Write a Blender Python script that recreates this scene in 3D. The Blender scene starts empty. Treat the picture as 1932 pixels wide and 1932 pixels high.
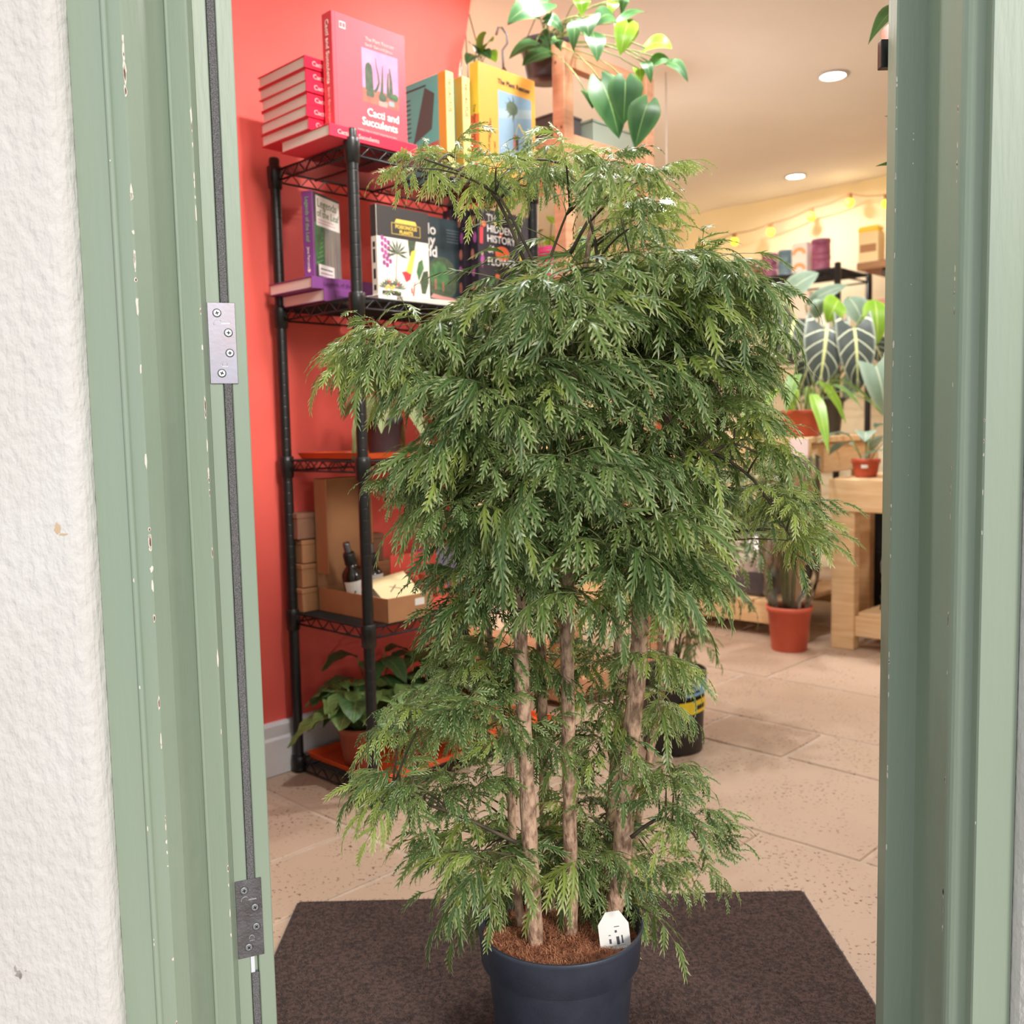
import bpy, math, random
import numpy as np
from mathutils import Vector, Matrix

random.seed(11)
rng = np.random.default_rng(5)
sc = bpy.context.scene
COL = sc.collection
V = Vector

# ------------------------------------------------------------------ camera
CAM_H = 0.82
FPX, CX = 1800.0, 966.0
_d = V(((1400 - CX) / FPX, -(21500 - CX) / FPX, -1.0))
_up = (-_d).normalized()
_fw = V((-0.003, 0, -1.0)); _fw = (_fw - _up * _fw.dot(_up)).normalized()
_rt = _fw.cross(_up)
R3 = Matrix((_rt, _fw, _up))                       # camera axes -> world axes
cam_data = bpy.data.cameras.new('camera')
cam = bpy.data.objects.new('camera', cam_data); COL.objects.link(cam)
cam.matrix_world = Matrix.Translation((0, 0, CAM_H)) @ R3.to_4x4()
cam_data.sensor_width = 36.0
cam_data.lens = 36.0 * FPX / 1932.0
cam_data.clip_start = 0.05
cam_data.dof.use_dof = True
cam_data.dof.focus_distance = 1.16
cam_data.dof.aperture_fstop = 6.5
sc.camera = cam

# ------------------------------------------------------------------ world, sun, exposure
w = bpy.data.worlds.new('overcast_sky'); sc.world = w; w.use_nodes = True
bg = w.node_tree.nodes['Background']
bg.inputs['Color'].default_value = (0.94, 0.965, 1.0, 1)
bg.inputs['Strength'].default_value = 0.84
sun = bpy.data.lights.new('hazy_sun', 'SUN'); sun.energy = 2.15; sun.angle = math.radians(14); sun.color = (1.0, 0.94, 0.86)
so = bpy.data.objects.new('hazy_sun', sun); COL.objects.link(so)
so.rotation_euler = V((-0.50, 0.76, -0.40)).to_track_quat('-Z', 'Y').to_euler()
sc.view_settings.view_transform = 'Standard'
sc.view_settings.look = 'None'
sc.view_settings.gamma = 1.0
sc.view_settings.use_curve_mapping = False
sc.view_settings.exposure = 0.22
sc.cycles.max_bounces = 8
sc.cycles.diffuse_bounces = 5
sc.cycles.sample_clamp_indirect = 6.0

# ------------------------------------------------------------------ helpers
TA = math.radians(44)
U = V((math.sin(TA), math.cos(TA), 0)); W = V((-math.cos(TA), math.sin(TA), 0))
ROT = math.atan2(U.y, U.x)                          # the room's axes stand 46 degrees to the doorway
def P(a, b, z=0.0): return U * a + W * b + V((0, 0, z))
def at(px, py, Y):                                  # a point of the place at distance Y from the lens
    r = R3 @ V(((px - CX) / FPX, -(py - CX) / FPX, -1.0)); return V((0, 0, CAM_H)) + r * (Y / r.y)

def lin(c):
    return tuple(((x / 255.0) / 12.92 if x / 255.0 <= 0.04045 else ((x / 255.0 + 0.055) / 1.055) ** 2.4) for x in c)

MATS = {}
def M(name, col, rough=0.6, metal=0.0, col2=None, vs=12.0, bump=0.0, bs=80.0, emit=None, es=1.0, spec=0.5, stretch=None, vmid=(0.35, 0.65), detail=4.0):
    if name in MATS: return MATS[name]
    m = bpy.data.materials.new(name); m.use_nodes = True; nt = m.node_tree
    b = nt.nodes['Principled BSDF']
    c = (*lin(col), 1)
    b.inputs['Base Color'].default_value = c
    b.inputs['Roughness'].default_value = rough; b.inputs['Metallic'].default_value = metal
    b.inputs['Specular IOR Level'].default_value = spec
    tc = nt.nodes.new('ShaderNodeTexCoord'); vec = tc.outputs['Object']
    if stretch:
        mp = nt.nodes.new('ShaderNodeMapping'); mp.inputs['Scale'].default_value = stretch
        nt.links.new(vec, mp.inputs['Vector']); vec = mp.outputs['Vector']
    if col2:
        n = nt.nodes.new('ShaderNodeTexNoise'); n.inputs['Scale'].default_value = vs; n.inputs['Detail'].default_value = detail
        nt.links.new(vec, n.inputs['Vector'])
        mr = nt.nodes.new('ShaderNodeMapRange'); mr.inputs[1].default_value = vmid[0]; mr.inputs[2].default_value = vmid[1]
        nt.links.new(n.outputs['Fac'], mr.inputs[0])
        mx = nt.nodes.new('ShaderNodeMix'); mx.data_type = 'RGBA'
        mx.inputs[6].default_value = c; mx.inputs[7].default_value = (*lin(col2), 1)
        nt.links.new(mr.outputs[0], mx.inputs[0]); nt.links.new(mx.outputs[2], b.inputs['Base Color'])
    if bump:
        n = nt.nodes.new('ShaderNodeTexNoise'); n.inputs['Scale'].default_value = bs; n.inputs['Detail'].default_value = 5
        nt.links.new(vec, n.inputs['Vector'])
        bn = nt.nodes.new('ShaderNodeBump'); bn.inputs['Strength'].default_value = min(1.0, bump); bn.inputs['Distance'].default_value = 0.004
        nt.links.new(n.outputs['Fac'], bn.inputs['Height']); nt.links.new(bn.outputs['Normal'], b.inputs['Normal'])
    if emit:
        b.inputs['Emission Color'].default_value = (*lin(emit), 1); b.inputs['Emission Strength'].default_value = es
    MATS[name] = m
    return m

def leafmat(name, col, col2, rim, vein=None, mid=(190, 205, 140), midw=0.07, rough=0.42, trans=0.28, rim_lo=0.62, k=5.0):
    m = bpy.data.materials.new(name); m.use_nodes = True; nt = m.node_tree; N = nt.nodes; L = nt.links
    b = N['Principled BSDF']; b.inputs['Roughness'].default_value = rough; b.inputs['Specular IOR Level'].default_value = 0.45
    def mixc(fac, c1, c2):
        x = N.new('ShaderNodeMix'); x.data_type = 'RGBA'
        for s, c in ((6, c1), (7, c2)):
            if isinstance(c, tuple): x.inputs[s].default_value = (*lin(c), 1)
            else: L.new(c, x.inputs[s])
        L.new(fac, x.inputs[0]); return x.outputs[2]
    def mrange(src, lo, hi):
        x = N.new('ShaderNodeMapRange'); x.inputs[1].default_value = lo; x.inputs[2].default_value = hi; L.new(src, x.inputs[0]); return x.outputs[0]
    cr = N.new('ShaderNodeAttribute'); cr.attribute_name = 'cr'
    tl = N.new('ShaderNodeAttribute'); tl.attribute_name = 'tl'
    tn = N.new('ShaderNodeTexNoise'); tn.inputs['Scale'].default_value = 14.0
    g = N.new('ShaderNodeNewGeometry'); L.new(g.outputs['Position'], tn.inputs['Vector'])
    c = mixc(mrange(tn.outputs['Fac'], 0.35, 0.65), col, col2)
    if vein:
        mu = N.new('ShaderNodeMath'); mu.operation = 'MULTIPLY_ADD'; mu.inputs[1].default_value = -0.30
        L.new(cr.outputs['Fac'], mu.inputs[0]); L.new(tl.outputs['Fac'], mu.inputs[2])
        m2 = N.new('ShaderNodeMath'); m2.operation = 'MULTIPLY'; m2.inputs[1].default_value = k; L.new(mu.outputs[0], m2.inputs[0])
        pp = N.new('ShaderNodeMath'); pp.operation = 'PINGPONG'; pp.inputs[1].default_value = 0.5; L.new(m2.outputs[0], pp.inputs[0])
        c = mixc(mrange(pp.outputs[0], 0.075, 0.035), c, vein)
    c = mixc(mrange(cr.outputs['Fac'], rim_lo, 1.0), c, rim)
    if mid: c = mixc(mrange(cr.outputs['Fac'], midw, midw * 0.4), c, mid)
    L.new(c, b.inputs['Base Color'])
    tr = N.new('ShaderNodeBsdfTranslucent'); L.new(c, tr.inputs['Color'])
    ms = N.new('ShaderNodeMixShader'); ms.inputs[0].default_value = trans
    L.new(b.outputs[0], ms.inputs[1]); L.new(tr.outputs[0], ms.inputs[2])
    L.new(ms.outputs[0], N['Material Output'].inputs['Surface'])
    MATS[name] = m
    return m

def tag(o, label=None, cat=None, group=None, kind=None):
    if label: o['label'] = label
    if cat: o['category'] = cat
    if group: o['group'] = group
    if kind: o['kind'] = kind
    return o

def thing(name, loc, label, cat, rotz=0.0, group=None, kind=None):
    o = bpy.data.objects.new(name, None); COL.objects.link(o)
    o.empty_display_size = 0.05
    o.location = loc; o.rotation_euler = (0, 0, rotz)
    return tag(o, label, cat, group, kind)

class MB:
    def __init__(s): s.v = []; s.f = []; s.m = []; s.sm = []
    def add(s, vs, fs, m=0, sm=False):
        n = len(s.v); s.v += [tuple(x) for x in vs]
        for f in fs: s.f.append(tuple(i + n for i in f)); s.m.append(m); s.sm.append(sm)
        return s
    def box(s, c0, c1, m=0):
        x0, y0, z0 = c0; x1, y1, z1 = c1
        return s.add([(x0, y0, z0), (x1, y0, z0), (x1, y1, z0), (x0, y1, z0), (x0, y0, z1), (x1, y0, z1), (x1, y1, z1), (x0, y1, z1)],
                     [(0, 3, 2, 1), (4, 5, 6, 7), (0, 1, 5, 4), (1, 2, 6, 5), (2, 3, 7, 6), (3, 0, 4, 7)], m)
    def tube(s, pts, r, n=8, m=0, caps=True):
        pts = [V(p) for p in pts]; k = len(pts)
        rs = r if isinstance(r, (list, tuple)) else [r] * k
        vs = []; fs = []; ref = None
        for i, p in enumerate(pts):
            t = (pts[min(i + 1, k - 1)] - pts[max(i - 1, 0)]).normalized()
            if ref is None: ref = V((0, 0, 1)) if abs(t.z) < 0.9 else V((1, 0, 0))
            x = t.cross(ref)
            x = x.normalized() if x.length > 1e-6 else t.orthogonal().normalized()
            y = x.cross(t).normalized(); ref = y
            for j in range(n):
                a = 2 * math.pi * j / n
                vs.append(p + (x * math.cos(a) + y * math.sin(a)) * rs[i])
        for i in range(k - 1):
            for j in range(n):
                j2 = (j + 1) % n
                fs.append((i * n + j, i * n + j2, (i + 1) * n + j2, (i + 1) * n + j))
        if caps: fs += [tuple(range(n - 1, -1, -1)), tuple((k - 1) * n + j for j in range(n))]
        return s.add(vs, fs, m, True)
    def lathe(s, prof, n=28, m=0, c=(0, 0, 0), sm=True):
        vs = []; fs = []
        for r, z in prof:
            for j in range(n):
                a = 2 * math.pi * j / n; vs.append((c[0] + r * math.cos(a), c[1] + r * math.sin(a), c[2] + z))
        for i in range(len(prof) - 1):
            for j in range(n):
                j2 = (j + 1) % n; fs.append((i * n + j, i * n + j2, (i + 1) * n + j2, (i + 1) * n + j))
        if prof[0][0] > 1e-5 and False: pass
        return s.add(vs, fs, m, sm)
    def disc(s, r, z, n=28, m=0, c=(0, 0, 0)):
        return s.add([(c[0] + r * math.cos(2 * math.pi * j / n), c[1] + r * math.sin(2 * math.pi * j / n), c[2] + z) for j in range(n)], [tuple(range(n))], m)
    def poly(s, pts, m=0): return s.add(pts, [tuple(range(len(pts)))], m)
    def prism(s, pts, z0, z1, m=0):
        n = len(pts)
        return s.add([(x, y, z0) for x, y in pts] + [(x, y, z1) for x, y in pts],
                     [tuple(range(n - 1, -1, -1)), tuple(range(n, 2 * n))] + [(i, (i + 1) % n, n + (i + 1) % n, n + i) for i in range(n)], m)
    def mesh(s, name, mats):
        me = bpy.data.meshes.new(name); me.from_pydata(s.v, [], s.f)
        for m in mats: me.materials.append(m)
        me.polygons.foreach_set('material_index', s.m); me.polygons.foreach_set('use_smooth', s.sm)
        me.update(); return me
    def build(s, name, mats, parent=None, loc=(0, 0, 0), rotz=0.0, bevel=0.0, seg=2):
        if not isinstance(mats, (list, tuple)): mats = [mats]
        o = bpy.data.objects.new(name, s.mesh(name, mats)); COL.objects.link(o)
        o.location = loc; o.rotation_euler = (0, 0, rotz); o.parent = parent
        if bevel:
            b = o.modifiers.new('bevel', 'BEVEL'); b.width = bevel; b.segments = seg; b.limit_method = 'ANGLE'; b.angle_limit = math.radians(40)
        return o

def obj(name, me, parent=None, mw=None):
    o = bpy.data.objects.new(name, me); COL.objects.link(o); o.parent = parent
    if mw is not None: o.matrix_local = mw
    return o

def copy_tree(src, parent=None):
    c = src.copy(); COL.objects.link(c); c.parent = parent
    for ch in src.children: copy_tree(ch, c)
    return c

def text(parent, body, size, mat, loc, rot='front', align='LEFT', name='lettering', sx=1.0, off=0.0):
    cu = bpy.data.curves.new(name, 'FONT'); cu.body = body; cu.size = size; cu.align_x = align; cu.extrude = 0.0002; cu.offset = off
    cu.resolution_u = 3; cu.space_line = 0.9
    tmp = bpy.data.objects.new(name, cu)
    me = bpy.data.meshes.new_from_object(tmp); bpy.data.objects.remove(tmp)
    me.materials.clear(); me.materials.append(mat); me.name = name
    o = bpy.data.objects.new(name, me); COL.objects.link(o); o.parent = parent
    ax = {'front': ((1, 0, 0), (0, 0, 1)), 'spine': ((0, 0, -1), (0, -1, 0)), 'frontup': ((0, 0, 1), (-1, 0, 0))}[rot]
    X = V(ax[0]); Y = V(ax[1]); Z = X.cross(Y)
    o.matrix_local = Matrix.Translation(loc) @ Matrix((X * sx, Y, Z)).transposed().to_4x4()
    return o

def clip_poly(pts, y0):                              # keep y >= y0
    out = []
    for i, p in enumerate(pts):
        q = pts[(i + 1) % len(pts)]
        if p[1] >= y0: out.append(p)
        if (p[1] >= y0) != (q[1] >= y0):
            t = (y0 - p[1]) / (q[1] - p[1]); out.append((p[0] + (q[0] - p[0]) * t, y0))
    return out

# ------------------------------------------------------------------ materials
m_green = M('sage_gloss_paint', (153, 166, 147), 0.42, col2=(146, 162, 144), vs=3.0, bump=0.12, bs=55, stretch=(3, 3, 0.35))
m_chip = M('bare_primer', (236, 230, 220), 0.8, col2=(225, 215, 200), vs=90)
m_chipw = M('bare_wood', (124, 72, 52), 0.8, col2=(90, 60, 48), vs=200)
m_render = M('white_render', (216, 213, 210), 0.8, col2=(208, 203, 198), vs=5, bump=1.0, bs=95, stretch=(1, 1, 0.6))
m_red = M('coral_red_paint', (236, 98, 86), 0.6, col2=(231, 92, 82), vs=4, bump=0.05, bs=30)
m_white = M('white_skirting_paint', (226, 222, 224), 0.5, col2=(214, 210, 212), vs=8)
m_ceil = M('ceiling_paint', (230, 224, 222), 0.8, col2=(225, 218, 216), vs=2.0)
m_cream = M('cream_wall_paint', (246, 232, 202), 0.8, col2=(240, 224, 190), vs=2.0)
m_black = M('black_powder_coat', (24, 23, 24), 0.35, col2=(32, 30, 31), vs=40)
m_steel = M('hinge_steel', (150, 152, 166), 0.40, 0.85, col2=(150, 140, 146), vs=12, bump=0.02, bs=200)
m_steel2 = M('dull_hinge_steel', (126, 124, 128), 0.5, 0.6, col2=(104, 98, 98), vs=40, bump=0.3, bs=250)
m_brush = M('brush_seal', (104, 102, 104), 0.95, col2=(146, 144, 146), vs=700, bump=0.8, bs=900, vmid=(0.4, 0.65))
m_dark = M('dark_gap', (18, 17, 18), 0.8)
m_grout = M('grout', (190, 170, 152), 0.95, col2=(176, 156, 140), vs=30, bump=0.5, bs=200)
m_mat = M('brown_coir_mat', (82, 62, 56), 1.0, col2=(52, 39, 37), vs=160, bump=0.9, bs=420, vmid=(0.4, 0.6))
m_pot = M('slate_plastic_pot', (46, 51, 65), 0.45, col2=(53, 58, 72), vs=30, bump=0.08, bs=300)
m_potblk = M('black_plastic_pot', (38, 36, 37), 0.5, col2=(46, 44, 45), vs=20)
m_potgry = M('grey_plastic_pot', (70, 70, 78), 0.5, col2=(62, 62, 70), vs=20)
m_terra = M('terracotta_plastic', (196, 88, 62), 0.5, col2=(184, 78, 56), vs=10)
m_terra2 = M('brown_terracotta', (164, 84, 62), 0.6, col2=(146, 72, 54), vs=14)
m_soil = M('soil', (72, 50, 42), 1.0, col2=(40, 28, 25), vs=140, bump=1.0, bs=200)
m_coir = M('coconut_coir', (186, 118, 86), 1.0, col2=(120, 70, 50), vs=120, bump=1.0, bs=260)
m_fibre = M('coir_fibre', (212, 150, 112), 0.9, col2=(150, 92, 64), vs=60)
m_bark = M('aralia_bark', (202, 166, 140), 0.9, col2=(126, 96, 78), vs=150, bump=1.0, bs=160, stretch=(1, 1, 0.45), vmid=(0.42, 0.66))
m_twig = M('dark_twig', (92, 78, 58), 0.7, col2=(58, 50, 38), vs=40)
m_wood = M('pale_pine', (226, 192, 148), 0.6, col2=(212, 172, 124), vs=7, stretch=(1, 1, 9), bump=0.06, bs=40)
m_woodh = M('pale_pine_boards', (228, 196, 152), 0.6, col2=(214, 174, 126), vs=7, stretch=(9, 0.8, 9), bump=0.06, bs=40)
m_wood2 = M('red_pine', (214, 160, 124), 0.6, col2=(198, 138, 102), vs=7, stretch=(1, 1, 8))
m_knot = M('pine_knot', (120, 76, 52), 0.7)
m_card = M('brown_cardboard', (182, 132, 92), 0.85, col2=(172, 122, 84), vs=14, bump=0.05, bs=120)
m_card2 = M('dull_cardboard', (146, 106, 84), 0.85, col2=(136, 96, 76), vs=14)
m_paper = M('white_paper', (240, 238, 234), 0.8, col2=(232, 229, 224), vs=20)
m_pages = M('book_pages', (250, 244, 238), 0.9, col2=(240, 230, 224), vs=240, stretch=(1, 1, 30))
m_ink = M('black_ink', (30, 28, 28), 0.6)
m_orange = M('orange_plastic_tray', (240, 98, 46), 0.4, col2=(232, 90, 42), vs=6)
m_coral = M('coral_plastic', (238, 96, 84), 0.5)
m_lilac = M('lilac_card', (176, 178, 226), 0.6)

# ------------------------------------------------------------------ setting: floor
ROOM_A1, ROOM_B0, ROOM_B1, CEIL = 5.1, -1.2, 4.4, 2.10
def room_outline(y0):
    return [(-1.75, y0), (2.5, y0), tuple(P(ROOM_A1 + .1, ROOM_B0 - .1)[:2]), tuple(P(ROOM_A1 + .1, ROOM_B1 + .1)[:2]), tuple(P(1.85, ROOM_B1 + .1)[:2]), tuple(P(1.85, 2.1)[:2])]
fl = MB().prism(room_outline(1.0), -0.14, -0.0028).build('floor', m_grout)
tag(fl, kind='structure')

def tile_mat():
    m = bpy.data.materials.new('travertine'); m.use_nodes = True; nt = m.node_tree; N = nt.nodes; L = nt.links; b = N['Principled BSDF']
    b.inputs['Roughness'].default_value = 0.5
    g = N.new('ShaderNodeNewGeometry'); oi = N.new('ShaderNodeObjectInfo')
    n1 = N.new('ShaderNodeTexNoise'); n1.inputs['Scale'].default_value = 4.0; n1.inputs['Detail'].default_value = 6; L.new(g.outputs['Position'], n1.inputs['Vector'])
    n2 = N.new('ShaderNodeTexNoise'); n2.inputs['Scale'].default_value = 120.0; n2.inputs['Detail'].default_value = 2; L.new(g.outputs['Position'], n2.inputs['Vector'])
    n3 = N.new('ShaderNodeTexNoise'); n3.inputs['Scale'].default_value = 9.0; L.new(g.outputs['Position'], n3.inputs['Vector'])
    def mr(s, a, bb):
        x = N.new('ShaderNodeMapRange'); x.inputs[1].default_value = a; x.inputs[2].default_value = bb; L.new(s, x.inputs[0]); return x.outputs[0]
    def mix(f, c1, c2):
        x = N.new('ShaderNodeMix'); x.data_type = 'RGBA'
        for s, c in ((6, c1), (7, c2)):
            if isinstance(c, tuple): x.inputs[s].default_value = (*lin(c), 1)
            else: L.new(c, x.inputs[s])
        L.new(f, x.inputs[0]); return x.outputs[2]
    c = mix(mr(n1.outputs['Fac'], .3, .7), (172, 145, 123), (150, 122, 101))
    c = mix(mr(oi.outputs['Random'], -1.2, 1.4), c, (184, 160, 139))
    pit = N.new('ShaderNodeMath'); pit.operation = 'MULTIPLY'; L.new(mr(n2.outputs['Fac'], .60, .68), pit.inputs[0]); L.new(mr(n3.outputs['Fac'], .35, .6), pit.inputs[1])
    c = mix(pit.outputs[0], c, (98, 68, 54))
    L.new(c, b.inputs['Base Color'])
    bn = N.new('ShaderNodeBump'); bn.inputs['Strength'].default_value = 0.35; bn.inputs['Distance'].default_value = 0.003; bn.invert = True
    L.new(pit.outputs[0], bn.inputs['Height']); L.new(bn.outputs['Normal'], b.inputs['Normal'])
    return m
m_tile = tile_mat()
courses = [(-0.6, 0.0), (0.0, 0.6), (0.6, 1.14), (1.14, 1.68), (1.68, 2.1), (2.1, 2.33), (2.33, 2.75), (2.75, 3.2), (3.2, 3.62), (3.62, 4.1), (4.1, 4.6), (4.6, 5.15)]
known = {2: [1.362, 1.564], 3: [0.93, 1.42], 4: [0.727, 1.31], 5: [1.11]}
for ci, (a0, a1) in enumerate(courses):
    ks = known.get(ci, [0.9 + random.random() * 0.4]); js = list(ks)
    b = ks[0]
    while b > -1.3: b -= random.choice((0.28, 0.41, 0.55, 0.62)); js.append(b)
    b = ks[-1]
    while b < 4.5: b += random.choice((0.28, 0.41, 0.55, 0.62)); js.append(b)
    js.sort()
    for b0, b1 in zip(js[:-1], js[1:]):
        g = 0.0045 + random.random() * 0.002
        ring = []
        cs = [(a0 + g, b0 + g), (a1 - g, b0 + g), (a1 - g, b1 - g), (a0 + g, b1 - g)]
        for i in range(4):
            (xa, xb), (ya, yb) = cs[i], cs[(i + 1) % 4]
            n = max(2, int((abs(xa - ya) + abs(xb - yb)) / 0.09))
            for k in range(n):
                t = k / n; j = 0.0022
                ring.append((xa + (ya - xa) * t + random.uniform(-j, j), xb + (yb - xb) * t + random.uniform(-j, j)))
        pts = [tuple(P(*q)[:2]) for q in ring]
        pts = clip_poly(pts, 1.0)
        if len(pts) < 3 or (a1 < 1.2 and b0 > 2.2) or b0 > 2.2 and a1 < 1.9: continue
        c = P((a0 + a1) / 2, (b0 + b1) / 2)
        dz = random.uniform(-0.0012, 0.0012)
        MB().prism([(x - c.x, y - c.y) for x, y in pts], -0.008, 0.0 + dz).build('floor_tile', m_tile, fl, (c.x, c.y, 0), bevel=0.0025, seg=1)

m_pave = M('grey_pavement', (150, 148, 144), 0.9, col2=(132, 130, 126), vs=20, bump=0.4, bs=90)
tag(MB().box((-4, -6, -0.3), (4.5, 1.0, -0.141)).build('ground', m_pave), kind='structure')

# ------------------------------------------------------------------ setting: shop walls, ceiling
wl = MB()
za = [(-0.30, 0), (1.875, 0), (1.875, 1.70), (1.893, 1.815), (1.925, 1.92), (1.965, 2.10), (-0.30, 2.10)]
wl.add([P(a, 1.985, z) for a, z in za] + [P(a, 2.085, z) for a, z in za],
       [tuple(range(7)), tuple(range(13, 6, -1))] + [(i, 7 + i, 7 + (i + 1) % 7, (i + 1) % 7) for i in range(7)])
tag(wl.build('wall_left', m_red), kind='structure')
bb = MB()
bb.add([P(a, b, z) for a in (0.0, 1.87) for b, z in ((1.985, 0), (1.965, 0), (1.965, 0.085), (1.970, 0.092), (1.970, 0.118), (1.975, 0.126), (1.985, 0.126))],
       [(i, 7 + i, 7 + i + 1, i + 1) for i in range(6)] + [tuple(range(6, -1, -1)), tuple(range(7, 14))])
tag(bb.build('baseboard_left', m_white), kind='structure')
def wall(name, p, q, z0, z1, th, mat):
    d = (V(q) - V(p)); n = V((-d.y, d.x, 0)).normalized() * th
    pts = [(p[0], p[1]), (q[0], q[1]), (q[0] + n.x, q[1] + n.y), (p[0] + n.x, p[1] + n.y)]
    return tag(MB().prism(pts, z0, z1).build(name, mat), kind='structure')
wall('wall_back', P(ROOM_A1, ROOM_B0), P(ROOM_A1, ROOM_B1), 0, CEIL, -0.1, m_cream)
wall('wall_far', P(ROOM_A1, ROOM_B1), P(1.85, ROOM_B1), 0, CEIL, -0.1, m_cream)
wall('wall_inner', P(1.875, 2.09), P(1.875, ROOM_B1), 0, CEIL, 0.1, m_cream)
wall('wall_right', P(2.55, ROOM_B0), P(ROOM_A1, ROOM_B0), 0, CEIL, -0.1, m_ceil)
tag(MB().prism(room_outline(1.0), CEIL, CEIL + 0.1).build('ceiling', m_ceil), kind='structure')

# ------------------------------------------------------------------ setting: street wall and door frame
Z0, ZH = -0.14, 2.20
def rounded_wall(name, x0, x1, edge):
    pts = []
    r = 0.018
    if edge > 0: pts = [(x0, 1.0)] + [(x1 - r + r * math.sin(t), 1.0 + r - r * math.cos(t)) for t in np.linspace(0, math.pi / 2, 6)] + [(x1, 1.12), (x0, 1.12)]
    else: pts = [(x1, 1.12), (x0, 1.12)] + [(x0 + r - r * math.cos(t), 1.0 + r - r * math.sin(t)) for t in np.linspace(0, math.pi / 2, 6)] + [(x1, 1.0)]
    return tag(MB().prism(pts, Z0, 2.9).build(name, m_render), kind='structure')
rounded_wall('wall_street_left', -3.0, -0.444, 1)
rounded_wall('wall_street_right', 0.553, 3.0, -1)
tag(MB().box((-0.444, 1.0, 2.26), (0.553, 1.12, 2.9)).build('wall_street_above', m_render), kind='structure')

def bead(x, y, r, n=7): return [(x - r * math.cos(t), y - r * math.sin(t)) for t in np.linspace(0, math.pi, n)]
left_prof = [(-0.4435, 1.024)] + bead(-0.4065, 1.0245, 0.0032) + [(-0.4030, 1.027), (-0.3905, 1.027), (-0.3885, 1.029), (-0.3795, 1.050), (-0.3765, 1.117)] + \
            bead(-0.3735, 1.1185, 0.0024) + [(-0.3525, 1.1185), (-0.3505, 1.1205), (-0.3505, 1.1375), (-0.4435, 1.1375)]
tl_ = tag(MB().prism(left_prof, Z0, ZH).build('trim_1', m_green), kind='structure')
ov = [(0.509 - 0.020 * math.sin(t), 1.050 - 0.015 * math.cos(t)) for t in np.linspace(0, math.pi / 2, 8)]
right_prof = [(0.552, 1.02), (0.5105, 1.02), (0.5090, 1.022)] + [(0.509, 1.0345)] + ov[1:] + [(0.489, 1.131), (0.457, 1.131), (0.455, 1.133), (0.455, 1.157), (0.552, 1.157)]
right_prof = right_prof[::-1]
tr_ = tag(MB().prism(right_prof, Z0, ZH).build('trim_2', m_green), kind='structure')
tag(MB().prism([(-0.4435, 1.02), (0.552, 1.02), (0.552, 1.14), (-0.4435, 1.14)], ZH, 2.26).build('trim_3', m_green), kind='structure')

def chips(parent, specs, seed):
    r = random.Random(seed); mb = MB()
    for x, y, nx, ny, zs in specs:                    # edge position in plan and outward normal
        tx, ty = -ny, nx
        for z, h, wd, brown in zs:
            n = 9; pts = []; inner = []
            for k in range(n):
                a = 2 * math.pi * k / n; q = r.uniform(0.65, 1.2)
                pts.append((math.cos(a) * wd * q, math.sin(a) * h * q)); inner.append((math.cos(a) * wd * q * .5, math.sin(a) * h * q * .6))
            mb.poly([(x + nx * .0006 + tx * p, y + ny * .0006 + ty * p, z + q) for p, q in pts], 0)
            if brown: mb.poly([(x + nx * .0010 + tx * p, y + ny * .0010 + ty * p, z + q) for p, q in inner], 1)
    o = mb.build('paint_chips', [m_chip, m_chipw], parent); o['kind'] = 'stuff'; o['label'] = 'chipped paint showing white primer and bare wood'
    return o
rc = random.Random(3)
def zrow(n, z0, z1, hmin, hmax, wmax, pb): return [(rc.uniform(z0, z1), rc.uniform(hmin, hmax), rc.uniform(.0006, wmax), rc.random() < pb) for _ in range(n)]
s2 = math.sqrt(.5)
chips(tl_, [(-0.3895, 1.028, s2, -s2, zrow(26, .45, 1.32, .002, .011, .0022, .45) + zrow(8, .15, .5, .001, .005, .0014, .3)),
            (-0.3515, 1.1195, s2, -s2, zrow(18, .55, 1.25, .002, .013, .0013, .25) + zrow(5, .15, .5, .002, .006, .0012, .4)),
            (-0.4065, 1.0213, 0, -1, zrow(7, .2, 1.3, .001, .004, .001, 0))], 5)
chips(tr_, [(0.4895, 1.051, -1, 0, zrow(26, .15, 1.2, .001, .006, .0016, .4)), (0.456, 1.132, -s2, -s2, zrow(28, .2, 1.25, .001, .005, .0012, .1)),
            (0.475, 1.131, 0, -1, zrow(12, .7, 1.25, .0006, .0012, .001, 0)), (0.5098, 1.021, -s2, -s2, zrow(6, .2, 1.1, .001, .004, .001, .5))], 6)
m_stain = M('wall_scuff', (132, 126, 120), 0.9, col2=(180, 172, 165), vs=120); m_rust = M('rust_mark', (206, 178, 146), 0.9)
sm = MB(); rs = random.Random(9)
def blot(cx, cz, rx, rz, m, n=11):
    sm.poly([(cx + math.cos(2 * math.pi * k / n) * rx * rs.uniform(.5, 1.2), .9994, cz + math.sin(2 * math.pi * k / n) * rz * rs.uniform(.5, 1.2)) for k in range(n)], m)
p = at(35, 1838, .9994); blot(p.x, p.z, .0045, .006, 0); p = at(28, 1828, .9994); blot(p.x, p.z, .0015, .005, 0); p = at(48, 1832, .9994); blot(p.x, p.z, .001, .001, 0)
p = at(108, 997, .9994); blot(p.x, p.z, .004, .006, 1); p = at(118, 1008, .9994); blot(p.x, p.z, .006, .0015, 1)
o = sm.build('wall_scuffs', [m_stain, m_rust], bpy.data.objects['wall_street_left']); o['kind'] = 'stuff'

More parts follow.
